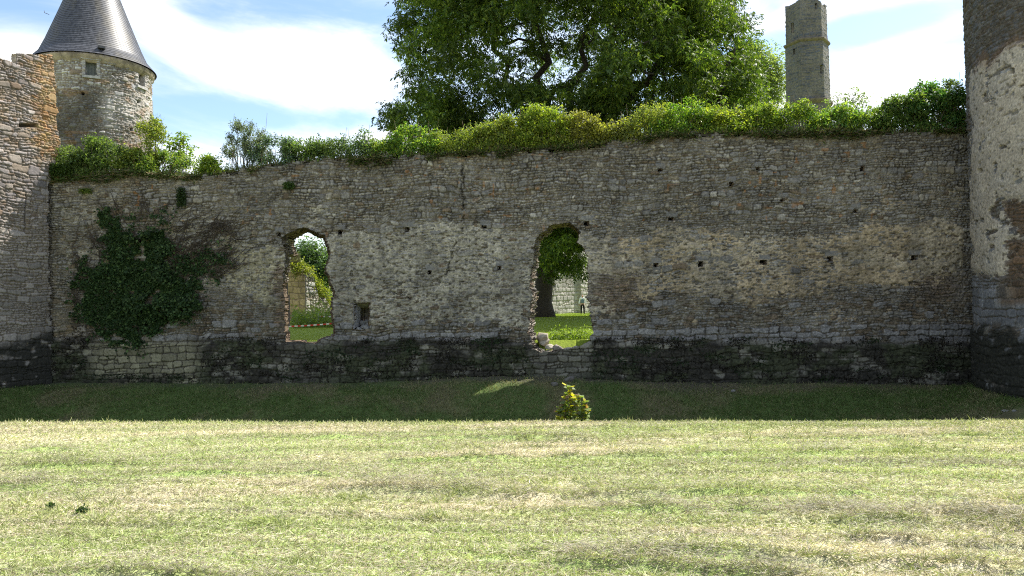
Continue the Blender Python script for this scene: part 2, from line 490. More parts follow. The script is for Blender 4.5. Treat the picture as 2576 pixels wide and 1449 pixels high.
    vs = scene.view_settings; vs.view_transform = 'Standard'; vs.look = 'None'; vs.exposure = EXPOSURE; vs.gamma = 1
    scene.cycles.use_denoising = False; scene.cycles.filter_width = 1.1; scene.cycles.max_bounces = 6; scene.cycles.diffuse_bounces = 3; scene.cycles.transmission_bounces = 3; scene.cycles.transparent_max_bounces = 4
build_world()

# ================================================================== CURTAIN WALL
TOPX = [-200, 100, 180, 250, 330, 480, 560, 640, 740, 850, 1000, 1130, 1250, 1340, 1420, 1500, 1600, 1700, 1900, 2100, 2300, 2440, 2700]
TOPY = [452, 450, 448, 445, 432, 446, 441, 424, 413, 403, 397, 387, 382, 377, 372, 366, 352, 338, 337, 332, 336, 326, 322]
def zc(x0, y0, s, pts): return [((x0 + a / s) / 1.59, (y0 + b / s) / 1.59) for a, b in pts]
OPEN_L = zc(1050, 850, 2.229, [(215, 1150), (195, 1050), (205, 960), (205, 820), (192, 700), (185, 600), (200, 480), (208, 400), (200, 310), (165, 240), (220, 195), (300, 150), (345, 137), (430, 150), (500, 175), (555, 215), (590, 280), (610, 320), (600, 400), (580, 470), (605, 600), (650, 720), (632, 820), (640, 960), (655, 1090), (560, 1125), (480, 1160), (300, 1152)])
OPEN_R = zc(2000, 850, 2.23, [(310, 1225), (275, 1120), (258, 1080), (262, 960), (268, 850), (290, 750), (268, 640), (285, 500), (300, 400), (300, 300), (312, 250), (345, 200), (400, 172), (440, 122), (500, 97), (620, 97), (690, 135), (715, 180), (700, 260), (760, 330), (780, 380), (772, 440), (790, 520), (788, 650), (775, 750), (800, 850), (805, 920), (815, 1000), (822, 1100), (815, 1150), (730, 1180), (640, 1205), (560, 1228), (500, 1236), (430, 1236), (340, 1236)])
HOLES = [(857, 585, 11, 12), (703, 590, 12, 10), (1025, 578, 13, 13), (1218, 571, 14, 8), (1475, 562, 14, 12), (1688, 551, 15, 8), (1839, 463, 13, 10), (1968, 503, 13, 8),
         (2152, 531, 13, 10), (2169, 424, 12, 15), (1660, 428, 13, 8), (1649, 667, 13, 11), (1762, 664, 14, 15), (1920, 660, 17, 12), (2087, 652, 15, 14), (2297, 648, 19, 13),
         (1082, 685, 11, 11), (1257, 674, 10, 10), (355, 606, 11, 10), (1905, 425, 11, 8)]
WIN_OUT = (891.5, 761, 931.5, 828); WIN_IN = (907, 774, 931.5, 805)

def wall_colours(U, Z, X, Y, lay):
    sid, q, prof, h = stone_relief(lay, U, Z)
    big = sstep(.035, .06, lay['size'][sid])
    # ---- where the render still covers the stones
    tb = np.interp(X, [100, 560, 590, 700, 820, 900, 1170, 1300, 1480, 1560, 1700, 2000, 2250, 2440], [600, 590, 600, 605, 600, 572, 555, 575, 590, 590, 565, 600, 560, 545])
    bb = np.interp(X, [100, 560, 700, 760, 900, 1150, 1330, 1480, 1560, 1700, 1900, 2100, 2300, 2440], [640, 740, 800, 810, 825, 815, 825, 800, 770, 745, 770, 735, 715, 700])
    wob = 26 * (fbm(U / .9, Z / .5, 70, 4) - .5) * 2
    p = band(Y + wob, tb, bb, 22)
    p = p * (.62 + .38 * sstep(520, 620, X))
    p = np.clip(p * (1 + .35 * sstep(2050, 2200, X)), 0, 1.25) * (1 - .5 * band(X, 1990, 2130, 60) * band(Y, 470, 590, 30))
    red = band(X + wob, 1480, 1600, 30) * band(Y, 690, 775, 18) * .55 + band(X + wob, 2310, 2420, 40) * band(Y, 680, 760, 20) * .5 + band(X + wob, 695, 735, 14) * band(Y, 665, 845, 20) * .6
    red = np.clip(red, 0, 1)
    p = p * (1 - .8 * red)
    p = np.maximum(p, .62 * sstep(.52, .66, fbm(U / 1.4, Z / .55, 115, 4)) * sstep(430, 500, Y) * (1 - sstep(800, 840, Y)))
    edge = 1 - band(X, 150, 2425, 12); p = p * (1 - edge)
    ph = -.05 + .088 * p + (.05 * (fbm(U / .55, Z / .3, 71, 3) - .5) + .075 * (fbm(U / .17, Z / .09, 72, 3) - .5)) * sstep(.02, .3, p)
    pit = 1 - sstep(.22, .34, vnoise(U / .11, Z / .06, 73)); ph = ph - .04 * pit
    # lean stones out of the render
    hs = h + .012 * big - .004
    isp = ph > hs
    hh = np.maximum(hs, ph) * 1.2 + .016 * (vnoise(U / .05, Z / .04, 114) - .5)
    # ---- stone colour
    low = sstep(690, 770, Y + 40 * (fbm(U / 1.5, Z / 1, 74) - .5)) * (1 - sstep(850, 870, Y))
    c_up = pick(q, [38, 24, 14, 10, 5, 9]); c_lo = pick(q, [20, 24, 6, 4, 26, 16]) * .92
    c_big = np.array([.25, .25, .262]) * (.8 + .4 * q[..., 3])[..., None]
    col = c_up * (1 - low[..., None]) + c_lo * low[..., None]
    col = col * (1 - (low * big)[..., None]) + c_big * (low * big)[..., None]
    col = col * (1 - red[..., None]) + (np.array([.185, .115, .07]) * (.6 + .8 * q[..., 2])[..., None]) * red[..., None]
    left = 1 - sstep(480, 620, X); och = fbm(U / 1.1, Z / .8, 75)
    col = col * (1 - .35 * left[..., None] * sstep(.42, .6, och)[..., None]) + np.array([.25, .195, .12]) * (.35 * left * sstep(.42, .6, och))[..., None]
    # joints
    mort = lerp3([.16, .14, .112], [.24, .22, .185], sstep(.4, .6, fbm(U / .8, Z / .8, 76)))
    mort = mort * (1 - .55 * sstep(.45, .62, fbm(U / .5, Z / .35, 77)))[..., None]
    col = col * prof[..., None] + mort * (1 - prof[..., None])
    # render colour
    yel = sstep(1420, 1600, X) * (.55 + .45 * sstep(.4, .6, fbm(U / 1.3, Z / .9, 78)))
    pc = lerp3([.43, .41, .355], [.46, .385, .275], yel)
    ol = band(X, 540, 720, 40) * .7; pc = lerp3(pc, [.38, .35, .235], ol) if False else pc * (1 - ol[..., None]) + np.array([.38, .35, .24]) * ol[..., None]
    pc = pc * (.68 + .64 * fbm(U / .6, Z / .35, 79, 4))[..., None] * (1 - .35 * pit[..., None])
    wet = sstep(.5, .68, fbm(U / .7, Z / 2.0, 80, 3)); pc = pc * (1 - .32 * wet[..., None])
    mxp = sstep(-.004, .008, ph - hs)
    col = col * (1 - mxp[..., None]) + pc * mxp[..., None]
    spk = (.62 + .76 * vnoise(U / .035, Z / .03, 112)) * (.8 + .4 * vnoise(U / .08, Z / .06, 113)); col = col * np.array([.755, .71, .65]) * spk[..., None]
    # general weathering, lichen spots
    col = col * (.74 + .52 * fbm(U / 2.3, Z / 1.4, 81, 4))[..., None]
    lich = .6 * sstep(.88, .92, vnoise(U / .16, Z / .14, 82)) * sstep(.5, .62, vnoise(U / 1.6, Z / 1.2, 83)) * band(Y, 300, 600, 40) * (1 - p)
    col = col * (1 - .8 * lich[..., None]) + np.array([.34, .15, .04]) * .8 * lich[..., None]
    # damp dark growth over the footing
    clean = np.clip(band(X, 235, 500, 40) * band(Y, 850, 945, 16) + .8 * band(X, 1345, 1480, 25) * band(Y, 850, 950, 20) + .35 * band(X, 700, 850, 40), 0, 1)
    pl = sstep(846, 862, Y + 16 * (fbm(U / .7, Z / .5, 84, 3) - .5) * 2 - 8 * sstep(1500, 1600, X))
    mn = fbm(U / .42, Z / .24, 85, 4)
    moss = pl * (1 - .8 * clean) * sstep(.31, .51, mn + .04 + .10 * (fbm(U / 1.6, Z / .8, 111, 3) - .5) * 2)
    mc = lerp3([.026, .023, .018], [.034, .036, .02], sstep(.45, .6, fbm(U / .9, Z / .6, 86)))
    mc = mc * (.7 + 1.3 * vnoise(U / .06, Z / .05, 87))[..., None]
    foot = sstep(855, 865, Y)
    fc = np.array([.19, .175, .14]) * (.55 + .7 * q[..., 2])[..., None]
    fc = fc * (1 - (band(X, 225, 520, 40))[..., None]) + np.array([.27, .245, .165]) * (.6 + .6 * q[..., 2])[..., None] * band(X, 225, 520, 40)[..., None]
    fc = fc * prof[..., None] + np.array([.06, .05, .04]) * (1 - prof[..., None])
    col = col * (1 - foot[..., None]) + fc * foot[..., None]
    col = col * (1 - moss[..., None]) + mc * moss[..., None]
    hh = hh + moss * (.02 + .035 * (fbm(U / .1, Z / .08, 88, 3)))
    # footing stands proud of the wall above
    hh = hh + .07 * sstep(860, 868, Y)
    # settlement crack
    cx = np.interp(Y, [380, 450, 540, 590, 640, 680, 700, 720], [1172, 1162, 1166, 1158, 1135, 1128, 1105, 1080])
    crack = (1 - sstep(.8, 3.2, np.abs(X - cx + 9 * (vnoise(Z / .12, 0 * Z, 89) - .5) + 6 * (vnoise(Z / .05, 0 * Z, 90) - .5)))) * band(Y, 385, 715, 12) * sstep(.25, .5, vnoise(Z / .17, 0 * Z, 99))
    hh = hh - .07 * crack; col = col * (1 - .5 * crack[..., None])
    return hh, col

def build_wall():
    res = .02
    uL, uR = -16.6, 15.6; zB, zT = -1.25, 8.0
    us = np.arange(uL, uR, res); zs = np.arange(zB, zT, res)
    U, Z = np.meshgrid(us, zs)
    X, Y = proj(wall_pt(U, 0, Z))
    def zone(z):
        z = z + zB
        if z < .44: return .19, .25, .97, (1.0, 2.2)
        if z < .70: return .15, .20, .80, (1.2, 3.0)
        if z < 1.5: return .14, .24, .22, (1.0, 2.4)
        if z < 4.3: return .14, .24, .20, (1.0, 2.2)
        return .115, .23, .50, (.75, 1.7)
    lay = stone_layout(uR - uL + 1, zT - zB + .4, zone, 5)
    hh, col = wall_colours(U - uL, Z - zB, X, Y, lay)
    # thin lintels of mottled grey over the sockets
    for (hx, hy, hw, hz) in HOLES:
        lin = band(X + 5 * (vnoise(U / .1, Z / .1, 34) - .5), hx - hw * (.7 + .06 * (hx % 7)), hx + hw * (.8 + .07 * (hx % 9)), 2) * band(Y, hy - hz / 2 - 13, hy - hz / 2 - 1, 2)
        hh = hh * (1 - lin) + .055 * lin
        lin = lin * (.35 + .65 * vnoise(U / .06, Z / .05, 33)); col = col * (1 - lin[..., None]) + np.array([.17, .165, .165]) * lin[..., None]
    P = wall_pt(U, -hh, Z)
    # ragged top
    top = np.interp(X, TOPX, TOPY) + 9 * (vnoise(U / .42, 0 * U, 91) - .5) + 5 * (np.floor(vnoise(U / .2, 0 * U, 92) * 3) - 1)
    Uc = (U[:-1, :-1] + res / 2); Xc = .25 * (X[:-1, :-1] + X[1:, 1:] + X[1:, :-1] + X[:-1, 1:]); Yc = .25 * (Y[:-1, :-1] + Y[1:, 1:] + Y[1:, :-1] + Y[:-1, 1:])
    Zc = Z[:-1, :-1] + res / 2
    tc = np.interp(Xc, TOPX, TOPY) + 9 * (vnoise(Uc / .42, 0 * Uc, 91) - .5) + 6 * (np.floor(vnoise(Uc / .22, 0 * Uc, 92) * 3) - 1)
    keep = Yc > tc
    jx = 7 * (vnoise(Zc / .16, Uc / .5, 93) - .5) + 5 * (vnoise(Zc / .055, Uc / .2, 94) - .5)
    jy = 6 * (vnoise(Uc / .2, Zc / .3, 95) - .5)
    hole = inpoly(Xc + jx, Yc + jy, OPEN_L) | inpoly(Xc + jx, Yc + jy, OPEN_R)
    hole |= (Xc > WIN_OUT[0]) & (Xc < WIN_OUT[2]) & (Yc > WIN_OUT[1]) & (Yc < WIN_OUT[3])
    sock = np.zeros_like(hole)
    for (hx, hy, hw, hz) in HOLES:
        sock |= (np.abs(Xc - hx) < hw / 2) & (np.abs(Yc - hy) < hz / 2)
    keep &= ~hole & ~sock
    # depth of the rims: straight back, the left jambs splay inwards a little, sockets and lintel shallow
    ext = np.zeros(P.shape) + VW * THICK
    near_R = (X > 1320) & (X < 1400) & (Y > 560) & (Y < 885)
    ext[near_R] = VW * THICK + TW * .10
    sk = np.zeros(U.shape, bool)
    for (hx, hy, hw, hz) in HOLES:
        sk |= (np.abs(X - hx) < hw / 2 + 6) & (np.abs(Y - hy) < hz / 2 + 6)
    far_R = (X > 1425) & (X < 1510) & (Y > 590) & (Y < 885)
    ext[far_R] = VW * THICK + TW * .34  # unseen right jamb, splayed outwards to let a wider sun shaft through
    ext[sk] = VW * .40
    wn = (X > WIN_OUT[0] - 4) & (X < WIN_OUT[2] + 4) & (Y > WIN_OUT[1] - 4) & (Y < WIN_OUT[3] + 4)
    ext[wn] = VW * .10
    foot = Z[:-1, :-1] < .46
    w = empty('curtain_wall', tuple(W0), -AW)
    tag(w, 'long ruined rubble stone curtain wall in shade with two tall broken openings', 'wall')
    rim = np.array([.25, .165, .10])
    rl = stone_layout(6, 14, lambda z: (.08, .17, .62, (1.0, 2.4)), 8)
    near_L = (X > 775) & (X < 860) & (Y > 575) & (Y < 872)
    ext[near_L] = VW * THICK - TW * .36  # unseen right jamb, pinched inwards to keep sun off the left jamb
    jamb_L = (X > 680) & (X < 775) & (Y > 640) & (Y < 868)
    ext[jamb_L] = VW * THICK - TW * .24
    grid_surface('wall_face', P, col, keep, M_STONE, w, ext, rim, nseg=26, jitter=.02, rimlay=rl)
    # inner face of the wall
    r2 = .06
    us2 = np.arange(uL, uR, r2); zs2 = np.arange(zB, zT, r2); U2, Z2 = np.meshgrid(us2, zs2)
    X2, Y2 = proj(wall_pt(U2 + r2 / 2, 0, Z2 + r2 / 2))
    X3 = np.where((X2 > 1320) & (X2 < 1400), X2 - 8, np.where((X2 > 1440) & (X2 < 1540), X2 - 26, X2))
    X4 = np.where((X2 > 770) & (X2 < 870), X2 + 27, np.where((X2 > 670) & (X2 <= 770) & (Y2 > 640), X2 + 18, X2))
    k2 = (Y2 > np.interp(X2, TOPX, TOPY) + 3) & ~inpoly(X4, Y2, OPEN_L)
    k2 &= ~inpoly(X3, Y2, OPEN_R)
    k2 &= ~((X2 > WIN_IN[0]) & (X2 < WIN_IN[2]) & (Y2 > WIN_IN[1]) & (Y2 < WIN_IN[3]))
    c2 = np.zeros(U2.shape + (3,)) + np.array([.24, .22, .19]); c2 *= (.6 + .8 * vnoise(U2 / .25, Z2 / .12, 97))[..., None]
    P2 = wall_pt(U2, THICK + .02 * vnoise(U2 / .2, Z2 / .12, 98), Z2)
    grid_surface('inner_face', P2, c2, k2[:-1, :-1], M_STONE, w)
    # putlog sockets: five-sided boxes set back in the wall
    for (hx, hy, hw, hz) in HOLES:
        u0, z0 = px_wall(hx - hw / 2 - 3, hy + hz / 2 + 3); u1, z1 = px_wall(hx + hw / 2 + 3, hy - hz / 2 - 3)
        A = [wall_pt(u, .02, z) for u, z in ((u0, z0), (u1, z0), (u1, z1), (u0, z1))]; B = [a + VW * .42 for a in A]
        m = MB(); m.add(np.array(A + B), [[4, 5, 6, 7], [0, 1, 5, 4], [1, 2, 6, 5], [2, 3, 7, 6], [3, 0, 4, 7]], (.05, .045, .04))
        m.build('putlog_hole', M_DARK, w)
    # small splayed window with dressed surround
    x0, y0, x1, y1 = WIN_OUT; a0, b0, a1, b1 = WIN_IN
    def wp(X, Y, v): u, z = px_wall(X, Y); return wall_pt(u, v, z)
    m = MB(); o4 = [wp(x0 - 1, y1, -.075), wp(x1 + 1, y1, -.02), wp(x1 + 1, y0 - 1, -.075), wp(x0 - 1, y0 - 1, -.075)]
    dd = .48
    # inner frame seen through the parallax of its depth
    def wpd(X, Y, v): u, z = px_wall(X, Y, v); return wall_pt(u, v, z)
    i4 = [wpd(a0, b1 + 13, dd), wpd(a1 + 6, b1 + 13, dd), wpd(a1 + 6, b0, dd), wpd(a0, b0, dd)]
    grey = (.30, .29, .30); oliv = (.26, .25, .15)
    def strip(P0, P1, P2, P3, c, n=8):
        G = np.zeros((n + 1, n + 1, 3)); t = np.linspace(0, 1, n + 1)
        for a in range(n + 1):
            for b in range(n + 1):
                G[a, b] = (P0 * (1 - t[b]) + P1 * t[b]) * (1 - t[a]) + (P3 * (1 - t[b]) + P2 * t[b]) * t[a]
        G = G + .012 * (np.random.default_rng(3).random(G.shape) - .5)
        ii = np.arange((n + 1) ** 2).reshape(n + 1, n + 1)
        cc = np.asarray(c) * (.8 + .4 * np.random.default_rng(4).random(((n + 1) ** 2, 1)))
        m.add(G.reshape(-1, 3), np.stack([ii[:-1, :-1], ii[:-1, 1:], ii[1:, 1:], ii[1:, :-1]], -1).reshape(-1, 4), cc)
    strip(o4[0], i4[0], i4[3], o4[3], grey)          # left splay
    strip(o4[3], i4[3], i4[2], o4[2], oliv)          # lintel splay
    strip(o4[1], i4[1], i4[2], o4[2], grey)          # right reveal
    # tunnel to the courtyard side
    b4 = [p + VW * (THICK + .05 - dd) for p in i4]
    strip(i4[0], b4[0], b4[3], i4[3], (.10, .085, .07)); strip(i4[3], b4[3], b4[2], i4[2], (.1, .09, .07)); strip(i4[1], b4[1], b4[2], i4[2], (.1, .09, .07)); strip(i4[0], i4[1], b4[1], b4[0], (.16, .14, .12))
    sur = m.build('window_surround', M_STONE, w)
    # broken sill stones inside the window
    r = np.random.default_rng(12)
    for (X_, Y_, s_, dv) in ((912, 811, .20, .40), (924, 809, .21, .42), (914, 822, .24, .22), (923, 824, .24, .16), (903, 826, .2, .1), (928, 815, .2, .3)):
        u, z = px_wall(X_, Y_, dv)
        rock('sill_stone', wall_pt(u, dv, z - .02), s_, (1.15, .9, .75), r, (.22, .21, .2), w)

def rock(name, c, s, asp, r, col, parent=None):
    bm = bmesh.new(); bmesh.ops.create_icosphere(bm, subdivisions=3, radius=1)
    V = np.array([v.co[:] for v in bm.verts]); Fc = [[v.index for v in f.verts] for f in bm.faces]; bm.free()
    # facet the ball with random planes so that it reads as a broken block
    for k in range(11):
        n = rand_dir(1, r)[0]; d = r.uniform(.55, .8); t = V @ n
        V = V - np.maximum(t - d, 0)[:, None] * n * .92
    V = V * (1 + .08 * (fbm(V[:, 0] * 2 + 7, V[:, 1] * 2 + V[:, 2] * 3, 5)[:, None] - .5)) * np.array(asp) * s * .62
    a = r.uniform(0, 6.28); ca, sa = math.cos(a), math.sin(a)
    V = V @ np.array([[ca, sa, 0], [-sa, ca, 0], [0, 0, 1]]) + np.array(c)
    Q = np.array([[f[0], f[1], f[2], f[2]] for f in Fc])
    return tri_mesh(name, V, np.array(Fc), M_STONE, parent, np.asarray(col) * (.8 + .4 * r.random((len(V), 1))), True)

def tri_mesh(name, V, T, mat, parent, col, smooth):
    return mesh_np(name, V, T, mat, parent, col, smooth)

build_wall()

# ================================================================== FLAT-FACED WALLS (left tower, inner ruins)
def plane_wall(name, O, d, n, k0, k1, z0, z1, res, zone, seed, colfn, maskfn, ext, rim, parent, mat=None, joint=.028, depth=1.0, jit=.04, thin_above=None):
    ks = np.arange(k0, k1, res); zs = np.arange(z0, z1, res)
    K, Z = np.meshgrid(ks, zs)
    lay = stone_layout(k1 - k0 + 1, z1 - z0 + .4, lambda z: zone(z + z0), seed, max(.0125, res * .6))
    sid, q, prof, h = stone_relief(lay, K - k0, Z - z0, 1.0, depth, joint)
    base = np.asarray(O) + K[..., None] * np.asarray(d) + np.stack([0 * K, 0 * K, Z], -1)
    X, Y = proj(base)
    col, dh = colfn(K - k0, Z, X, Y, q, prof, lay['size'][sid])
    P = base + (h + dh)[..., None] * np.asarray(n)
    av = lambda A: .25 * (A[:-1, :-1] + A[1:, 1:] + A[1:, :-1] + A[:-1, 1:])
    keep = maskfn(av(K), av(Z), av(X), av(Y))
    E_ = np.zeros(P.shape) + np.asarray(ext)
    if thin_above is not None: E_ = E_ * np.where(Z > thin_above, .12, 1)[..., None]
    return grid_surface(name, P, col, keep, mat or M_STONE, parent, E_, rim, nseg=4, jitter=jit)

# ---------------- tower on the left with the lichen-covered corner
def build_left_tower():
    O = at_depth(125, 770, 25.2); O[2] = 0
    d = np.array([-.45, -.893, 0]); n = np.array([.893, -.45, 0])
    t = empty('corner_tower', (O[0], O[1], -1.0))
    tag(t, 'flat-faced stone tower with orange lichen on its upper corner and a stepped parapet', 'tower')
    def zone(z):
        if z < .9: return .2, .3, .9, (1, 2)
        if z < 5.5: return .15, .25, .52, (1.1, 2.5)
        return .14, .26, .42, (1.0, 2.4)
    def colfn(K, Z, X, Y, q, prof, size):
        c = pick(q, [30, 22, 18, 6, 8, 16]) * np.array([.86, .78, .75])
        cl = np.array([.225, .20, .178]) * (.75 + .5 * q[..., 2])[..., None]
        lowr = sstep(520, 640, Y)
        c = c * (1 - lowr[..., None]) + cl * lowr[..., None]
        c = c * prof[..., None] + np.array([.15, .12, .09]) * (1 - prof[..., None])
        li = sstep(.40, .56, fbm(K / .5, Z / .28, 101, 4) + .22 * band(X, 75, 160, 25) * band(Y, 130, 330, 50) + .1 * band(Y, 110, 420, 60) - .13)
        li = li * band(Y, 100, 400, 30) * (.35 + .65 * q[..., 4]) * (.22 + .78 * sstep(55, 105, X + 30 * (q[..., 5] - .5)))
        c = c * (1 - .7 * li[..., None]) + lerp3([.34, .155, .04], [.30, .21, .07], q[..., 3]) * (.7 * li)[..., None]
        c = c * (.72 + .56 * fbm(K / 1.2, Z / .8, 102, 4))[..., None]
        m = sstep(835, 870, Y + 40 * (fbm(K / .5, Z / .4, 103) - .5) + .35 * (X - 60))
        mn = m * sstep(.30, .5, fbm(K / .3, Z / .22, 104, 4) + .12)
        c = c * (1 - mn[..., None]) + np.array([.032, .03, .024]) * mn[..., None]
        slit = (np.abs(X - 62.5 + (Y - 540) * .03) < 1.3) & (Y > 488) & (Y < 588)
        dh = -.16 * slit + .03 * mn * fbm(K / .08, Z / .07, 105, 2)
        c = np.where(slit[..., None], .04, c)
        gap = band(X, 48, 92, 3) * band(Y, 312, 320, 2.5)
        dh = dh - .14 * gap; c = c * (1 - .7 * gap[..., None])
        return c, dh
    def maskfn(K, Z, X, Y):
        xr = np.interp(Y, [-60, 100, 145, 385, 400, 470, 830, 1000], [128, 130, 133, 149, 140, 119, 127, 130]) + 3.0 * (np.floor(vnoise(Z / .27, K * 0, 106) * 3) - 1) + 1.5 * (vnoise(Z / .07, K * 0, 107) - .5)
        xt = np.where(X > 42, 137 + 7 * (vnoise(K / .16, 0 * K, 108) - .5), np.interp(X, [-400, 0, 18, 42], [141, 147, 152, 164]))
        return (X < xr) & (Y > xt)
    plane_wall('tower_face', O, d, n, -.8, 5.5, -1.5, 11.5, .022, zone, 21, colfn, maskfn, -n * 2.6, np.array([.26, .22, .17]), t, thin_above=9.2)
    # second arrow loop on the sunlit part, at the picture's edge
    m = MB(); p = at_depth(1, 325, 23.9); m.box(p - n * .12, (.10, .5, 1.1), math.atan2(-.45, .893) * 0 + .46, (.03, .03, .03)); m.build('arrow_loop', M_DARK, t)
build_left_tower()

# ================================================================== ROUND AND POLYGONAL TOWERS
def cyl_surface(name, C, rfn, z0, z1, angs, res, zone, seed, colfn, maskfn, mat, parent, ext_in, rim, taper=0.0, joint=.028, depth=1.0, jit=.03):
    Rm = float(np.mean(rfn(angs)))
    zs = np.arange(z0, z1, res)
    A, Z = np.meshgrid(angs, zs); U = (A - angs[0]) * Rm
    lay = stone_layout(float(U.max()) + 1, z1 - z0 + .4, lambda z: zone(z + z0), seed, max(.0125, res * .6))
    sid, q, prof, h = stone_relief(lay, U, Z - z0, 1.0, depth, joint)
    rad = rfn(A) + taper * (z1 - Z)
    dirv = np.stack([np.sin(A), -np.cos(A), 0 * A], -1)
    base = np.array([C[0], C[1], 0]) + dirv * rad[..., None] + np.stack([0 * A, 0 * A, Z], -1)
    X, Y = proj(base)
    vis = ((base - EYE) * dirv).sum(-1) < .5
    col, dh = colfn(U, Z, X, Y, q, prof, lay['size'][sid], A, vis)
    P = base + (h + dh)[..., None] * dirv
    av = lambda a: .25 * (a[:-1, :-1] + a[1:, 1:] + a[1:, :-1] + a[:-1, 1:])
    keep = maskfn(av(U), av(Z), av(X), av(Y), vis[:-1, :-1])
    return grid_surface(name, P, col, keep, mat, parent, -dirv * ext_in, rim, nseg=3, jitter=jit)

def angle_to_camera(C): return math.atan2(EYE[0] - C[0], C[1] - EYE[1])

def build_round_tower():
    C = np.array([-22.6, 40.06]); Rr = 2.78
    ztop = at_depth(230, 135, 40.06 - 2.6)[2]
    t = empty('round_tower', (C[0], C[1], .5))
    tag(t, 'round stone tower with a tall dark slate cone roof behind the wall', 'tower')
    ac = angle_to_camera(C)
    angs = np.r_[np.linspace(ac - math.pi, ac - 1.75, 24)[:-1], np.arange(ac - 1.75, ac + 1.75, .035 / Rr), np.linspace(ac + 1.75, ac + math.pi, 24)[1:]]
    wins = [(216, 151, 243, 191), (348, 181, 362, 218)]
    def colfn(U, Z, X, Y, q, prof, size, A, vis):
        c = pick(q, [26, 10, 22, 26, 9, 14])
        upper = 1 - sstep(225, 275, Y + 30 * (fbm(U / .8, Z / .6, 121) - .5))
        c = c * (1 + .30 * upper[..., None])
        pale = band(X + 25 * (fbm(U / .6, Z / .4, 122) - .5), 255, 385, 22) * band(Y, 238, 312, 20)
        dark = band(X, 120, 262, 25) * sstep(200, 250, Y)  # stain on the left half, with the tower's shade painted into it
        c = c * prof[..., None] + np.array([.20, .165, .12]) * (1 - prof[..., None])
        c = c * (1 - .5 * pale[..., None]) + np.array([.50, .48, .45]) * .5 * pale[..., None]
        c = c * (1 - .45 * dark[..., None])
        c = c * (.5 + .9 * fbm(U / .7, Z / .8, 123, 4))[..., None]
        rust = sstep(.62, .72, fbm(U / .7, Z / .35, 124, 3)); c = c * (1 - .5 * rust[..., None]) + np.array([.22, .13, .06]) * .5 * rust[..., None]
        # dressed blocks round the openings
        dh = 0 * U
        for (x0, y0, x1, y1) in wins:
            r = band(X, x0 - 9, x1 + 9, 1.5) * band(Y, y0 - 7, y1 + 5, 1.5) * vis
            c = c * (1 - .75 * r[..., None]) + np.array([.36, .345, .335]) * .75 * r[..., None]; dh = dh + .03 * r
        for (hx, hy) in ((208, 236), (347, 256), (329, 326)):
            g = ((np.abs(X - hx) < 3.6) & (np.abs(Y - hy) < 3.6) & vis); dh = dh - .3 * g; c = np.where(g[..., None], .03, c)
        return c, dh
    def maskfn(U, Z, X, Y, vis):
        k = np.ones(U.shape, bool)
        for (x0, y0, x1, y1) in wins: k &= ~((X > x0) & (X < x1) & (Y > y0) & (Y < y1) & vis)
        return k
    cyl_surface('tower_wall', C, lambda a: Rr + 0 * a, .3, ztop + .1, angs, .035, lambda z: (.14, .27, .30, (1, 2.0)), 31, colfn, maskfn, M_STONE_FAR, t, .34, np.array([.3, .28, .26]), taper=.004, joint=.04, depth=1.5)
    # windows: lintel and sill with a boarded panel inside
    for (x0, y0, x1, y1) in wins:
        cs = []
        for X_, Y_ in ((x0, y1), (x1, y1), (x1, y0), (x0, y0)):
            r = ray(X_, Y_); o2 = EYE[:2] - C; dd = r[:2]
            a = dd @ dd; b = 2 * o2 @ dd; cc = o2 @ o2 - (Rr + .02) ** 2; k = (-b - math.sqrt(b * b - 4 * a * cc)) / (2 * a)
            cs.append(EYE + r * k)
        cs = np.array(cs); mid = cs.mean(0); nd = np.array([mid[0] - C[0], mid[1] - C[1], 0]); nd /= np.linalg.norm(nd)
        td = (cs[1] - cs[0]); wdt = np.linalg.norm(td); td /= wdt; hgt = cs[3][2] - cs[0][2]; rz = math.atan2(td[1], td[0])
        pn = MB()
        nb = 4 if wdt > .4 else 2
        for b_ in range(nb):
            pn.box(mid - nd * (.24 + .006 * (b_ % 2)) + td * wdt * 1.15 * ((b_ + .5) / nb - .5), (wdt * 1.15 / nb - .006, .03, hgt * 1.15), rz, (.13, .14, .13))
        w = pn.build('window', mat_stone('weathered_board', nscale=12, bump=.2), t)
        fr = MB(); fr.box(mid + np.array([0, 0, hgt / 2 + .09]), (wdt + .42, .22, .17), rz, (.36, .35, .34)); fr.build('lintel', M_STONE_FAR, w)
        fr = MB(); fr.box(mid - np.array([0, 0, hgt / 2 + .07]), (wdt + .34, .24, .12), rz, (.36, .35, .34)); fr.build('sill', M_STONE_FAR, w)
    # moulded cornice and slate cone
    RE = 3.05
    def lathe(name, prof, mat, parent, colf, nn=220, wob=0):
        th = np.linspace(0, 2 * math.pi, nn); pr = np.array(prof)
        TH, I = np.meshgrid(th, np.arange(len(pr)))
        rr = pr[I, 0] + wob * (vnoise(TH * 30, pr[I, 1] * 8, 130) - .5); zz = pr[I, 1]
        P = np.stack([C[0] + rr * np.sin(TH), C[1] - rr * np.cos(TH), zz], -1)
        return grid_surface(name, P, colf(TH, rr, zz), np.ones((len(pr) - 1, nn - 1), bool), mat, parent)
    ze = ztop
    cor = [(Rr - .05, ze - .42), (Rr + .06, ze - .40), (Rr + .08, ze - .30), (Rr + .16, ze - .24), (Rr + .18, ze - .16), (RE - .06, ze - .10), (RE - .04, ze - .02), (RE - .3, ze)]
    lathe('cornice', cor, M_STONE_FAR, t, lambda T, r, z: np.zeros(T.shape + (3,)) + np.array([.29, .24, .19]) * (.6 + .8 * vnoise(T * 18, z * 6, 131))[..., None], wob=.05)
    key = np.array([[0, RE + .02], [.25, 2.86], [.53, 2.62], [1.26, 2.30], [2.83, 1.71], [7.4, .03]])
    hs = []; hgt = 0.0; k = 0
    rows = np.arange(0, 7.4, .115)
    prof = []
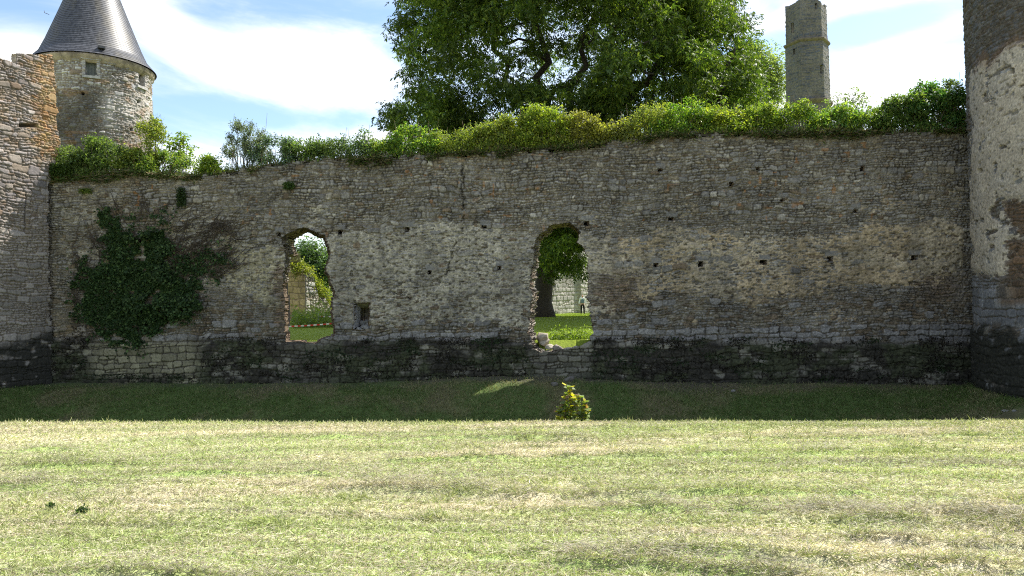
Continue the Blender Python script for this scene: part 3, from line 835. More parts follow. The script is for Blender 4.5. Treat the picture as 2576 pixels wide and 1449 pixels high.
    for z in rows:
        r0 = np.interp(z, key[:, 0], key[:, 1]); r1 = np.interp(min(z + .115, 7.4), key[:, 0], key[:, 1])
        prof.append((r0 + .014, ze + .02 + z)); prof.append((r1 + .002, ze + .02 + z + .112))
    def sc(T, r, z):
        row = np.floor((z - ze - .02 + .002) / .115)
        u = T * 90 / (2 * math.pi) * np.maximum(r, .3) / 1.4
        cid = np.floor(u + .5 * (row % 2))
        v = _T[(cid.astype(int) * 7 + row.astype(int) * 31) & 255, (cid.astype(int) + row.astype(int) * 13) & 255]
        m = sstep(.52, .72, fbm(T * 3, z * .9, 132, 4)); return (np.array([.052, .054, .062]) * (1 - m[..., None]) + np.array([.068, .064, .056]) * m[..., None]) * (.62 + .76 * v)[..., None]
    rf = lathe('roof', prof, M_SLATE, t, sc, nn=420)
    for p in rf.data.polygons: pass
    rf.data.polygons.foreach_set('use_smooth', np.zeros(len(rf.data.polygons), bool))
    # iron hook on the slope and the little dormer hole above the eaves
    m = MB(); b = at_depth(112, 32, 39.5); m.tube([b + np.array([.25, 0, -.1]), b, b + np.array([-.02, 0, .12])], [.015, .015, .012], 5, (.03, .03, .03)); m.build('roof_hook', M_DARK, t)
    m = MB(); a_ = 0.63; rr = 2.80
    m.box((C[0] + rr * math.sin(a_), C[1] - rr * math.cos(a_), ze + .40), (.32, .4, .10), a_, (.05, .05, .055)); m.build('vent_slate', M_SLATE, t)
build_round_tower()

def build_right_tower():
    C = np.array([18.62, 19.42]); Rr = 5.5
    t = empty('plastered_tower', (C[0], C[1], -1.0))
    tag(t, 'massive round tower with patchy cream render beside the right end of the wall', 'tower')
    ac = angle_to_camera(C)
    angs = np.r_[np.linspace(ac - math.pi, ac - 1.75, 30)[:-1], np.arange(ac - 1.75, ac - .2, .024 / Rr), np.linspace(ac - .2, ac + math.pi, 60)[1:]]
    def zone(z):
        if z < .75: return .2, .28, .9, (1, 2.2)
        if z < 1.75: return .22, .28, .97, (1.1, 2.4)
        return .13, .22, .25, (1, 2.5)
    def colfn(U, Z, X, Y, q, prof, size, A, vis):
        wob = 30 * (fbm(U / .5, Z / .45, 141, 4) - .5) * 2
        top = 195 - (X - 2420) * .62
        p = sstep(-12, 12, Y + wob - top) * (1 - sstep(675, 700, Y + .6 * wob)) * sstep(2436, 2458, X + .5 * wob)
        br = sstep(2522, 2548, X + .8 * wob) * band(Y, 505, 760, 16) * (1 - band(X + wob, 2500, 2560, 10) * band(Y, 575, 600, 14))
        blot = sstep(.79, .84, vnoise(U / .28 + .3 * vnoise(U / .07, Z / .07, 140), Z / .2, 142)) * (.55 + .45 * sstep(.4, .6, vnoise(U / 1.1, Z / 1., 147)))
        p = p * (1 - br) * (1 - .9 * blot)
        pit = 1 - sstep(.13, .24, vnoise(U / .10, Z / .06, 143))
        ph = .074 * p - .03 * (1 - p) + .02 * (fbm(U / .3, Z / .2, 144, 4) - .5) - .03 * pit
        h0 = prof * (.022 + .045 * q[..., 0])
        c = pick(q, [24, 24, 8, 2, 22, 14]) * .80
        up = 1 - sstep(-15, 25, Y - top)
        c = c * (1 - .38 * up)[..., None]
        c = c * (1 - br[..., None]) + np.array([.17, .105, .062]) * (.55 + .8 * q[..., 2])[..., None] * br[..., None]
        rub = band(Y, 690, 770, 12) * sstep(2500, 2520, X); c = c * (1 - .6 * rub[..., None]) + np.array([.16, .115, .08]) * (.5 + .9 * q[..., 2])[..., None] * .6 * rub[..., None]
        ash = band(Y, 700, 812, 12) * (1 - rub); c = c * (1 - ash[..., None]) + np.array([.225, .222, .228]) * (.75 + .45 * q[..., 2])[..., None] * ash[..., None]
        c = c * prof[..., None] + np.array([.13, .105, .08]) * (1 - prof[..., None])
        pc = lerp3([.50, .425, .325], [.46, .40, .32], sstep(.4, .65, fbm(U / .7, Z / .6, 145, 4))) * (.80 + .38 * fbm(U / .25, Z / .2, 146, 4))[..., None] * (1 - .4 * pit[..., None])
        rim_ = (p > .15) & (p < .8)
        mxp = sstep(-.004, .006, ph - h0) * sstep(.05, .2, p)
        c = c * (1 - mxp[..., None]) + pc * mxp[..., None]
        red = band(np.abs(Y + wob - top), -1, 16, 6) * sstep(2440, 2470, X) * .45
        c = c * (1 - red[..., None]) + np.array([.2, .12, .07]) * red[..., None]
        dh = np.where(mxp > .5, np.maximum(ph - h0, 0), 0)
        c = c * (.64 + .42 * fbm(U / 1.6, Z / 1.1, 148, 4))[..., None] * (.7 + .6 * vnoise(U / .04, Z / .035, 152))[..., None]
        m = sstep(800, 835, Y + wob - .2 * (X - 2440)); mn = m * sstep(.26, .46, fbm(U / .35, Z / .25, 149, 4) + .12)
        c = c * (1 - mn[..., None]) + np.array([.03, .029, .022]) * (.6 + .8 * vnoise(U / .06, Z / .05, 150))[..., None] * mn[..., None]
        dh = dh + .07 * sstep(815, 835, Y) + .03 * mn * fbm(U / .09, Z / .08, 151, 2)
        slit = (np.abs(X - 2475.5) < 1.2) & (Y > 688) & (Y < 782) & vis
        dh = dh - .2 * slit; c = np.where(slit[..., None], .03, c)
        for (hx, hy, s_) in ((2551, 178, 8), (2472, 430, 6), (2432, 556, 4)):
            g = (np.abs(X - hx) < s_) & (np.abs(Y - hy) < s_ * .9) & vis; dh = dh - .35 * g; c = np.where(g[..., None], .03, c)
        led = band(Y, 300, 306, 2) * band(X, 2405, 2438, 6) * vis; dh = dh + .10 * led
        return c, dh
    cyl_surface('tower_wall', C, lambda a: Rr + 0 * a, -1.6, 11.0, angs, .024, zone, 41, colfn, lambda U, Z, X, Y, v: np.ones(U.shape, bool), M_STONE, t, 1.2, np.array([.2, .18, .15]))
    m = MB(); th = np.linspace(0, 2 * math.pi, 49)
    V = [[C[0], C[1], 10.9]] + [[C[0] + 5.4 * math.sin(a), C[1] - 5.4 * math.cos(a), 10.9] for a in th]
    m.add(V, [[0, i, i + 1, i + 2] for i in range(1, 48, 2)], (.2, .18, .15)); m.build('tower_top', M_STONE, t)
build_right_tower()

def build_turret():
    d = 60.0; a = at_depth(2030, 130, d); C = a[:2]; Rc = 1.66
    zt = at_depth(2022, -10, d - 1.4)[2]
    t = empty('ruined_turret', (C[0], C[1], .5))
    tag(t, 'tall slender six-sided grey turret with a broken top rising behind the shrubs', 'turret')
    ac = angle_to_camera(C)
    def rfn(A):
        s = math.pi / 3
        return Rc * math.cos(s / 2) / np.cos(((A - ac - R(14) + s / 2) % s) - s / 2)
    angs = np.linspace(ac - math.pi, ac + math.pi, 260)
    zc_ = at_depth(2030, 97, d - 1.5)[2]
    wins = [(1989, 57, 1996, 82), (2063, 163, 2071, 186), (1996, 123, 2001, 137), (2051, 8, 2058, 22)]
    def colfn(U, Z, X, Y, q, prof, size, A, vis):
        c = np.array([.086, .092, .110]) * (.75 + .5 * q[..., 2])[..., None]
        c = c * prof[..., None] + np.array([.17, .15, .12]) * (1 - prof[..., None])
        c = c * (.7 + .6 * fbm(U / .9, Z / 1.2, 161, 4))[..., None]
        dh = -.06 * sstep(zc_, zc_ + .1, Z)
        return c, dh
    def maskfn(U, Z, X, Y, vis):
        k = np.ones(U.shape, bool)
        for (x0, y0, x1, y1) in wins: k &= ~((X > x0) & (X < x1) & (Y > y0) & (Y < y1) & vis)
        k &= Z < zt - .15 - .28 * np.abs(vnoise(U / .8, 0 * U, 162) - .3) - .35 * sstep(2052, 2066, X) * vis
        return k
    cyl_surface('shaft', C, rfn, .3, zt + .3, angs, .055, lambda z: (.14, .24, .6, (1.1, 2.4)), 51, colfn, maskfn, M_STONE_FAR, t, .45, np.array([.25, .23, .2]), taper=.008, joint=.05, depth=.7)
    for (zz, ex, hh) in ((zc_, .17, .20), (at_depth(2035, 250, d - 1.5)[2], .2, .3)):
        pr = [(0, -hh), (ex * .7, -hh * .6), (ex, -.02), (ex, .06), (-.03, .14)]
        A = np.linspace(ac - math.pi, ac + math.pi, 120); AA, I = np.meshgrid(A, np.arange(5)); pr = np.array(pr)
        rr = rfn(AA) + .008 * (zt - zz) + pr[I, 0] + .03 * (vnoise(AA * 9, I * 3, 163) - .5)
        P = np.stack([C[0] + rr * np.sin(AA), C[1] - rr * np.cos(AA), zz + pr[I, 1]], -1)
        grid_surface('string_course', P, np.zeros(P.shape) + np.array([.15, .125, .09]) * (.6 + .7 * vnoise(AA * 12, I * 2, 164))[..., None], np.ones((4, 119), bool), M_STONE_FAR, t)
build_turret()

# ---------------- ruins seen through the openings
def build_inner_walls():
    # through the left opening: stub of a building with a dressed jamb, stepping down to the right
    d0 = 45.0
    O = at_depth(769, 812, d0); O[2] = 0
    t = empty('ruined_house_wall', (O[0], O[1], .7))
    tag(t, 'broken end of an inner stone wall with an ochre dressed jamb seen through the left opening', 'wall')
    def cside(K, Z, X, Y, q, prof, size):
        c = pick(q, [24, 10, 26, 28, 4, 8]) * 1.1; c = c * prof[..., None] + np.array([.2, .165, .12]) * (1 - prof[..., None])
        return c * (.7 + .6 * fbm(K / .8, Z / .6, 171, 4))[..., None], 0 * K
    def cend(K, Z, X, Y, q, prof, size):
        c = np.array([.36, .27, .15]) * (.75 + .5 * q[..., 2])[..., None]; c = c * prof[..., None] + np.array([.2, .15, .09]) * (1 - prof[..., None])
        return c * (.75 + .5 * fbm(K / .6, Z / .6, 172, 4))[..., None], 0 * K
    sd = np.array([.53, .848, 0]); sn = np.array([.848, -.53, 0])
    ed = np.array([-.93, .36, 0]); en = np.array([-.36, -.93, 0])
    mside = lambda K, Z, X, Y: (Y > np.interp(X, [740, 770, 785, 800, 815, 830, 845], [685, 690, 702, 735, 755, 778, 800]) + 8 * (np.floor(vnoise(K / .3, 0 * K, 173) * 3) - 1))
    mend = lambda K, Z, X, Y: (Y > np.interp(X, [700, 728, 742, 770], [640, 668, 682, 690]) + 5 * (np.floor(vnoise(K / .3, 0 * K, 174) * 3) - 1))
    plane_wall('side_face', O, sd, sn, 0, 4.2, .4, 5.5, .04, lambda z: (.16, .3, .55, (1, 2.2)), 61, cside, mside, -sn * .8, np.array([.3, .26, .2]), t, M_STONE_FAR, .045, 1.6)
    plane_wall('dressed_jamb', O, ed, en, 0, 2.2, .4, 5.5, .04, lambda z: (.3, .42, .95, (1, 1.8)), 62, cend, mend, -en * .8, np.array([.3, .24, .15]), t, M_STONE_FAR, .05, 1.0)
    # through the right opening: tall ashlar wall behind the tree with a pilaster
    O = at_depth(1383, 787, 72.0); O[2] = 0
    t2 = empty('ashlar_ruin', (O[0], O[1], .7))
    tag(t2, 'pale ashlar wall with a ragged left end, seen through the right opening', 'wall')
    d = np.array([.60, .80, 0]); n = np.array([.80, -.60, 0])
    def ca(K, Z, X, Y, q, prof, size):
        c = np.array([.29, .275, .25]) * (.78 + .44 * q[..., 2])[..., None]
        c = c * prof[..., None] + np.array([.23, .2, .16]) * (1 - prof[..., None])
        return c * (.66 + .68 * fbm(K / 1.1, Z / 1.4, 175, 4))[..., None], .35 * band(X, 1452, 1478, 1.5)
    ma = lambda K, Z, X, Y: (X > np.interp(Y, [500, 600, 660, 690, 720, 760, 800], [1408, 1405, 1412, 1400, 1392, 1384, 1388]) + 5 * (np.floor(vnoise(Z / .4, 0 * Z, 176) * 3) - 1)) & (Y > 520)
    plane_wall('ashlar_face', O, d, n, -1.5, 11, .4, 11, .06, lambda z: (.34, .5, .85, (.9, 1.9)), 63, ca, ma, -n * 1.0, np.array([.3, .26, .2]), t2, M_STONE_FAR, .06, 1.4)
build_inner_walls()

# ================================================================== TREES
def limb_path(p0, p1, r, n=9, sag=.12, wig=.06):
    p0 = np.asarray(p0, float); p1 = np.asarray(p1, float); L = np.linalg.norm(p1 - p0)
    t = np.linspace(0, 1, n)[:, None]
    P = p0 * (1 - t) + p1 * t
    P[:, 2] += sag * L * np.sin(t[:, 0] * math.pi)
    P[1:-1] += r.normal(size=(n - 2, 3)) * wig * L * .35
    return P

def sprays(P, r, n_leaf, L, W, droop, spread=1.0):
    """compound leaves: leaflets fanned along a drooping stalk at every point of P"""
    n = len(P)
    ax = rand_dir(n, r, .5); ax[:, 2] -= droop * r.uniform(.2, 1.2, n); ax /= np.linalg.norm(ax, axis=1)[:, None]
    side = np.cross(ax, np.array([0, 0, 1.0])); side /= np.linalg.norm(side, axis=1)[:, None] + 1e-6
    PP = []; DD = []; NN = []
    nn = np.cross(side, ax)
    for k in range(n_leaf):
        s = (k + .5) / n_leaf; sg = 1 if k % 2 else -1
        if k == n_leaf - 1: sg = 0
        PP.append(P + ax * (L * 1.5 * s) * spread)
        D = ax * .75 + side * sg * .75 + np.array([0, 0, -.3]) + .25 * r.normal(size=(n, 3)); DD.append(D); NN.append(nn + .35 * r.normal(size=(n, 3)))
    PP = np.vstack(PP); DD = np.vstack(DD); NN = np.vstack(NN)
    ln = L * r.uniform(.7, 1.25, len(PP))
    return leaf_quads(PP, DD, NN, ln, ln * W, .06)

def crown(name, centres, radii, per, r, parent, L, W, nl, droop, base, alt, palt, flat=.62, mat=None):
    pts = []; tone = []
    for c, rad in zip(centres, radii):
        m = max(4, int(per * rad * rad))
        g = rand_dir(m, r) * (r.random(m) ** .45)[:, None] * rad; g[:, 2] *= flat
        pts.append(np.asarray(c) + g); tone.append(np.full(m, r.uniform(.62, 1.45)))
    P = np.vstack(pts); tone = np.concatenate(tone)
    V, Q = sprays(P, r, nl, L, W, droop)
    n = len(P) * nl
    c = np.tile(np.asarray(base, float), (n, 1)); tn = np.tile(tone, nl)
    k = r.random(n) < palt; c[k] = alt
    c *= (tn * r.uniform(.72, 1.28, n))[:, None]
    return mesh_np(name, V, Q, mat or M_LEAF, parent, np.repeat(c, 4, axis=0))

def big_tree():
    r = np.random.default_rng(77)
    b = at_depth(1364, 800, 45.5); b[2] = float(ground_z(b[0], b[1])) - .1
    t = empty('chestnut_tree', tuple(b))
    tag(t, 'huge spreading dark green tree towering behind the middle of the wall', 'tree')
    m = MB()
    tp = b + np.array([.45, .2, 6.0])
    P = limb_path(b, tp, r, 12, 0, .015); rad = np.interp(np.linspace(0, 1, 12), [0, .06, .2, 1], [.92, .68, .56, .50])
    m.tube(P, rad, 18, (.06, .05, .04)); m.build('trunk', M_BARK, t, True)
    poly = [(1000, -400), (998, 20), (1012, 70), (1000, 105), (1015, 170), (1035, 195), (1030, 235), (1005, 262), (972, 276), (985, 305), (1020, 350), (1060, 560), (1345, 565), (1345, 690), (1392, 712), (1420, 690), (1450, 680), (1476, 640), (1480, 565), (1900, 560), (1905, 300), (1900, 190), (1890, 110), (1868, 60), (1835, 10), (1810, -400)]
    Cc = np.array([at_depth(1475, 300, 44)[0], 44.0, 13.2]); rad3 = np.array([12.9, 9.2, 14.8])
    cs = []; rs = []
    while len(cs) < 1500:
        u = rand_dir(1, r)[0]; k = r.uniform(.30, 1.0) ** .55
        p = Cc + u * rad3 * k
        if p[2] < 3.6: continue
        X, Y = proj(p)
        if not inpoly(np.array([float(X)]), np.array([float(Y)]), poly)[0]: continue
        if fbm(np.array([p[0] / 3.9 + p[1] / 7.7]), np.array([p[2] / 2.75]), 181, 3)[0] < (.30 if p[2] > 9.5 else .16): continue
        if p[1] > 47.5 and (p[0] < 1 or r.random() < .4): continue
        cs.append(p); rs.append(r.uniform(.6, 1.4))
    # the low bough that hangs behind the right opening, and the bough tip over the gap at the left
    for X_, Y_, d_ in ((1380, 590, 50), (1405, 605, 49), (1435, 585, 50), (1450, 620, 50), (1395, 640, 48), (1425, 650, 48), (1448, 648, 49), (1370, 660, 48), (1405, 672, 48), (1360, 620, 50), (1430, 668, 49), (1385, 690, 49), (1465, 610, 52), (1360, 575, 52), (1415, 570, 52), (1350, 600, 52), (1372, 610, 53), (1395, 585, 54),
                        (985, 285, 53), (1005, 280, 53), (1000, 310, 54), (1022, 262, 54), (1015, 330, 54), (1045, 300, 54), (1070, 270, 55), (1040, 330, 54), (1075, 320, 55)):
        cs.append(at_depth(X_, Y_, d_ - 7)); rs.append(r.uniform(.45, .78) if Y_ > 500 else r.uniform(.7, 1.0))
    crown('crown', cs, rs, 62, r, t, .22, .38, 6, .8, (.056, .098, .019), (.15, .20, .032), .33, mat=M_LEAF_TREE)
    # limbs rise from the fork to the shell of the crown
    tg = [(1500, 30, 50), (1560, 60, 52), (1610, 130, 46), (1720, 90, 47), (1790, 205, 49), (1850, 225, 50), (1220, 60, 54), (1060, 280, 55), (1350, -20, 54), (1440, 640, 52), (1650, 170, 48)]
    for X_, Y_, d_ in tg:
        e = at_depth(X_, Y_, d_ - 9); m = MB()
        P = limb_path(tp - np.array([0, 0, r.uniform(0, 1.6)]), e, r, 12, .10, .05)
        m.tube(P, np.interp(np.linspace(0, 1, 12), [0, .25, 1], [.48, .34, .09]), 9, (.045, .038, .03))
        for k in (5, 7, 9, 10):
            q = P[k] + rand_dir(1, r)[0] * r.uniform(1.5, 3.2); m.tube(limb_path(P[k], q, r, 6, .1, .08), np.linspace(.15, .04, 6), 6, (.045, .038, .03))
        m.build('limb', M_BARK, t, True)
big_tree()

def simple_tree(name, label, X, Yc, Yb, d, rpx, n, per, L, base, alt, palt, seed, sq=1.0, W=.5, nl=3, droop=.2, group=None, cat='tree', rj=(.24, .42)):
    r = np.random.default_rng(seed)
    c = at_depth(X, Yc, d); rad = rpx / F * d
    b = np.array([c[0], c[1], float(ground_z(c[0], c[1])) if Yb is None else at_depth(X, Yb, d)[2]])
    t = empty(name, tuple(b)); tag(t, label, cat, group)
    cs = []; rs = []
    while len(cs) < n:
        u = rand_dir(1, r)[0]; k = r.uniform(.1, 1) ** .5
        p = c + u * np.array([rad, rad, rad * sq]) * k * .85
        if p[2] < b[2] + .15: continue
        cs.append(p); rs.append(rad * r.uniform(*rj))
    crown('crown', cs, rs, per, r, t, L, W, nl, droop, base, alt, palt, .8)
    m = MB(); top = c + np.array([0, 0, rad * sq * .3])
    P = limb_path(b - np.array([0, 0, .1]), top, r, 8, 0, .02); m.tube(P, np.linspace(rad * .07 + .02, rad * .02 + .008, 8), 8, (.07, .055, .04))
    for k in range(7):
        m.tube(limb_path(P[3 + k % 4], cs[k * 3 % n], r, 6, .05, .06), np.linspace(rad * .03 + .01, .008, 6), 5, (.07, .055, .04))
    m.build('trunk', M_BARK, t, True)
    return t
simple_tree('round_tree', 'rounded grey-green tree filling the left opening behind the ruined jamb', 800, 680, None, 80, 92, 150, 26, .30, (.065, .115, .045), (.10, .16, .07), .4, 201, 1.0)
simple_tree('hedge_tree', 'dark bushy tree low behind the ruined jamb, beside the right edge of the left opening', 838, 765, None, 66, 34, 40, 60, .22, (.03, .06, .018), (.06, .1, .03), .3, 202, 1.2)
simple_tree('pale_tree', 'pale silvery green tree between the huge tree and the grey turret', 1893, 205, None, 78, 96, 190, 28, .28, (.15, .205, .07), (.23, .27, .12), .45, 203, 1.2)
simple_tree('pale_tree', 'airy young tree with grey-green leaves just right of the grey turret', 2128, 262, None, 40, 62, 60, 34, .17, (.10, .15, .06), (.15, .19, .08), .4, 204, .85, .5, 3, .1, None, 'tree', (.16, .30))
simple_tree('young_tree', 'young bright green tree behind the wall, right of the round tower', 455, 372, None, 31, 40, 40, 130, .15, (.12, .19, .03), (.19, .26, .04), .4, 205, 1.15, .6, 3, .1, None, 'tree', (.2, .4))

# ================================================================== PLANTS ON THE WALL TOP
KIND = {'g': ((.105, .165, .04), (.18, .24, .06), .4, .075), 'y': ((.145, .205, .03), (.29, .33, .045), .45, .085), 'b': ((.135, .175, .11), (.20, .235, .16), .4, .055), 'd': ((.10, .165, .03), (.20, .26, .05), .4, .085)}
def top_shrub(X, hw, Ytop, kind, label, seed, leaves=1.0, v0=.45, airy=1.0, name='shrub', Yb=None):
    r = np.random.default_rng(seed)
    Yw = np.interp(X, TOPX, TOPY)
    u, z = px_wall(X, (Yb or Yw) - 2, v0); b = wall_pt(u, v0, z)
    dd = b[1]; w = hw / F * dd; h = (Yw - Ytop) / F * dd
    t = empty(name, tuple(b)); tag(t, label, 'shrub', 'shrubs growing along the wall top')
    base, alt, pa, L = KIND[kind]
    tn = np.array([r.uniform(.62, 1.12), r.uniform(.80, 1.08), r.uniform(.8, 1.7)]); base = np.array(base) * tn; alt = np.array(alt) * (tn * .5 + .5); L = L * r.uniform(.78, 1.2); h = h * r.uniform(.9, 1.12)
    m = MB(); pts = []
    nc = int(10 + 20 * w * h)
    for k in range(nc):
        bx = r.uniform(-1, 1) * w; env = math.sqrt(max(0, 1 - (bx / w) ** 2 * .8))
        cr = r.uniform(.15, .32) * (1.15 - .4 * (airy if kind == 'b' else .4))
        hz = h * env * (r.uniform(.12, 1.0) ** .8) - cr * .35
        c = b + TW * bx + VW * r.uniform(-.45, .4) + np.array([0, 0, max(hz, .05)])
        s0 = b + TW * (bx * .55 + r.normal() * .1) + VW * r.uniform(-.2, .2) + np.array([0, 0, -.05])
        P = limb_path(s0, c, r, 6, .05, .10); m.tube(P, np.linspace(.013, .005, 6), 4, (.10, .085, .06), False)
        nl = int(leaves * 780 * cr * cr / .05 * .2)
        g = rand_dir(nl, r) * (r.random(nl) ** .5)[:, None] * cr * np.array([1.25, 1.1, .85])
        pts.append(c + g)
        # shoots that stick out of the clump
        for q_ in range(2 if kind != 'b' else 5):
            e = c + rand_dir(1, r)[0] * np.array([.7, .6, .3]) * cr * 1.4 + np.array([0, 0, cr * r.uniform(.7, 1.7)])
            if e[2] > b[2] + h * 1.06: continue
            P = limb_path(c, e, r, 5, .03, .08); m.tube(P, np.linspace(.006, .002, 5), 4, (.12, .10, .06), False)
            n2 = int(20 * leaves); tt = r.random(n2) * 4; i0 = np.minimum(tt.astype(int), 3); f = (tt - i0)[:, None]
            pts.append(P[i0] * (1 - f) + P[i0 + 1] * f + r.normal(size=(n2, 3)) * .035)
    for q_ in range(int(5 * w / .6)):
        s0 = b + TW * r.uniform(-.9, .9) * w + VW * r.uniform(-.3, .3); e = s0 + np.array([r.normal() * .12, r.normal() * .12, h * r.uniform(.8, 1.2)])
        m.tube(limb_path(s0, e, r, 5, .02, .05), np.linspace(.008, .004, 5), 4, (.20, .15, .09), False)
    m.build('stems', M_BARK, t)
    Pp = np.vstack(pts)
    # a skirt that spills over the front edge
    ng = int(240 * leaves * w); sk = b + TW * (r.uniform(-1, 1, ng) * w)[:, None] + VW * (r.uniform(-.62, -.1, ng))[:, None] + np.stack([0 * np.arange(ng), 0 * np.arange(ng), r.normal(.06, .12, ng)], -1)
    Pp = np.vstack([Pp, sk])
    foliage_obj('foliage', Pp, t, r, base, L, .55, .35, .32, alt, pa)
    return t

SHRUBS = [
 (165, 78, 374, 'g', 'low green shrub spilling over the wall top against the lichen-covered corner'),
 (258, 72, 352, 'g', 'domed green shrub on the wall top in front of the round tower'),
 (352, 48, 372, 'y', 'small yellow-green shrub on the wall top at the right foot of the round tower'),
 (432, 66, 382, 'y', 'wide yellowish shrub on the wall top in front of the young bright green tree'),
 (535, 34, 396, 'y', 'lowest tuft in the dip of the wall top, left of the tall twiggy shrub'),
 (618, 50, 296, 'b', 'tall twiggy grey-leaved shrub standing alone on the wall top'),
 (695, 52, 350, 'b', 'grey-green shrub half as tall, touching the tall twiggy one on its right'),
 (772, 54, 344, 'g', 'thin green shrub on the wall top above the left opening'),
 (842, 46, 350, 'g', 'low sparse green shrub on the wall top just right of the left opening'),
 (905, 40, 322, 'g', 'sparse shrub with one tall shoot against the white cloud'),
 (968, 46, 346, 'y', 'sparse low shrub under the left tip of the big tree\'s boughs'),
 (1045, 60, 308, 'y', 'yellow-green shrub with dry brown flower stalks below the left edge of the big tree'),
 (1130, 56, 326, 'y', 'low dense yellow-green shrub below the sky gap in the big tree'),
 (1212, 60, 316, 'y', 'yellow-green shrub on the wall top above the long settlement crack'),
 (1290, 60, 288, 'y', 'yellow-green shrub on the wall top halfway between the crack and the right opening'),
 (1370, 64, 277, 'y', 'bright yellow-green shrub on the wall top directly above the jamb of the right opening'),
 (1458, 60, 280, 'y', 'bright yellow-green shrub on the wall top just right of the right opening'),
 (1548, 50, 300, 'y', 'lower yellow-green shrub in the notch where the wall top steps up'),
 (1625, 64, 264, 'y', 'tall yellow-green shrub at the step in the wall top'),
 (1715, 68, 252, 'y', 'tallest yellow-green shrub under the bare limb of the big tree'),
 (1810, 64, 264, 'y', 'rounded yellow-green shrub below the big tree\'s right flank'),
 (1902, 64, 266, 'y', 'rounded yellow-green shrub in front of the pale tree'),
 (2000, 66, 256, 'y', 'yellow-green shrub hiding the left foot of the grey turret'),
 (2092, 62, 262, 'y', 'yellow-green shrub hiding the right foot of the grey turret'),
 (2182, 56, 272, 'y', 'thin yellow-green shrub in front of the airy young tree'),
 (2268, 66, 240, 'd', 'green shrub left of the tallest one by the plastered tower'),
 (2348, 72, 208, 'd', 'tall dark shrub on the right end of the wall top'),
 (2415, 46, 200, 'd', 'dark shrub pressed against the plastered tower'),
]
for i, s in enumerate(SHRUBS):
    lv = 1.0
    if s[3] == 'b': lv = 1.35
    if s[3] == 'd': lv = 1.15
    if 820 < s[0] < 1000: lv = .62
    top_shrub(*s, seed=300 + i, leaves=lv)
top_shrub(385, 30, 288, 'y', 'slender sapling with a few leaf tufts rising in front of the round tower', 340, .55, .7, 1.0, 'sapling')

def wall_top_grass():
    r = np.random.default_rng(401); n = 30000
    X = r.uniform(90, 2440, n); u = np.zeros(n); z = np.zeros(n)
    us = np.linspace(90, 2440, 400); pu = np.array([px_wall(x, np.interp(x, TOPX, TOPY)) for x in us])
    u = np.interp(X, us, pu[:, 0]); z = np.interp(X, us, pu[:, 1])
    v = r.uniform(-.05, .9, n); hang = r.random(n) < .40; v[hang] = r.uniform(-.16, .06, hang.sum())
    clump = vnoise(u / .5, 0 * u, 402)
    z = z + .03 - np.where(hang, r.random(n) ** 1.5 * .34 * clump, 0)
    P = wall_pt(u, v, z)
    D = np.stack([r.normal(0, .4, n), r.normal(0, .4, n), r.uniform(.5, 1.2, n)], -1); D[hang] += -VW * .9; D[hang, 2] -= 1.0
    L = r.uniform(.06, .24, n) * (.6 + clump)
    ok = ~hang | (vnoise(u / .9, 0 * u, 405) > .42); P, D, L, hang = P[ok], D[ok], L[ok], hang[ok]; n = len(P)
    dry = r.random(n) < .35
    c = np.where(dry[:, None], [.20, .16, .08], [.085, .125, .03]) * r.uniform(.6, 1.3, n)[:, None]
    V, Q = leaf_quads(P, D, rand_dir(n, r), L, np.full(n, .02) + .03 * r.random(n) * hang)
    o = mesh_np('wall_top_grass', V, Q, M_GRASS, None, np.repeat(c, 4, 0)); tag(o, 'grass and dry trailing plants along the broken top of the wall', 'grass', None, 'stuff')
    # soil bed under the plants
    us = np.arange(-15.6, 14.6, .1); tz = np.interp(us, pu[:, 0], pu[:, 1])
    vs_ = np.linspace(-.02, .98, 9); UU, VV = np.meshgrid(us, vs_); TZ = np.tile(tz, (9, 1))
    ZZ = TZ - .05 + .22 * np.sin((VV + .02) * math.pi) + .10 * (fbm(UU / .5, VV / .3, 403) - .5)
    Pg = wall_pt(UU, VV, ZZ); o2 = grid_surface('wall_top_soil', Pg, np.zeros(Pg.shape) + np.array([.09, .075, .045]) * (.6 + .8 * fbm(UU / .2, VV / .2, 404))[..., None], np.ones((8, len(us) - 1), bool), M_SOIL)
    tag(o2, 'strip of earth lying along the ruined wall top', 'soil', None, 'stuff')
wall_top_grass()

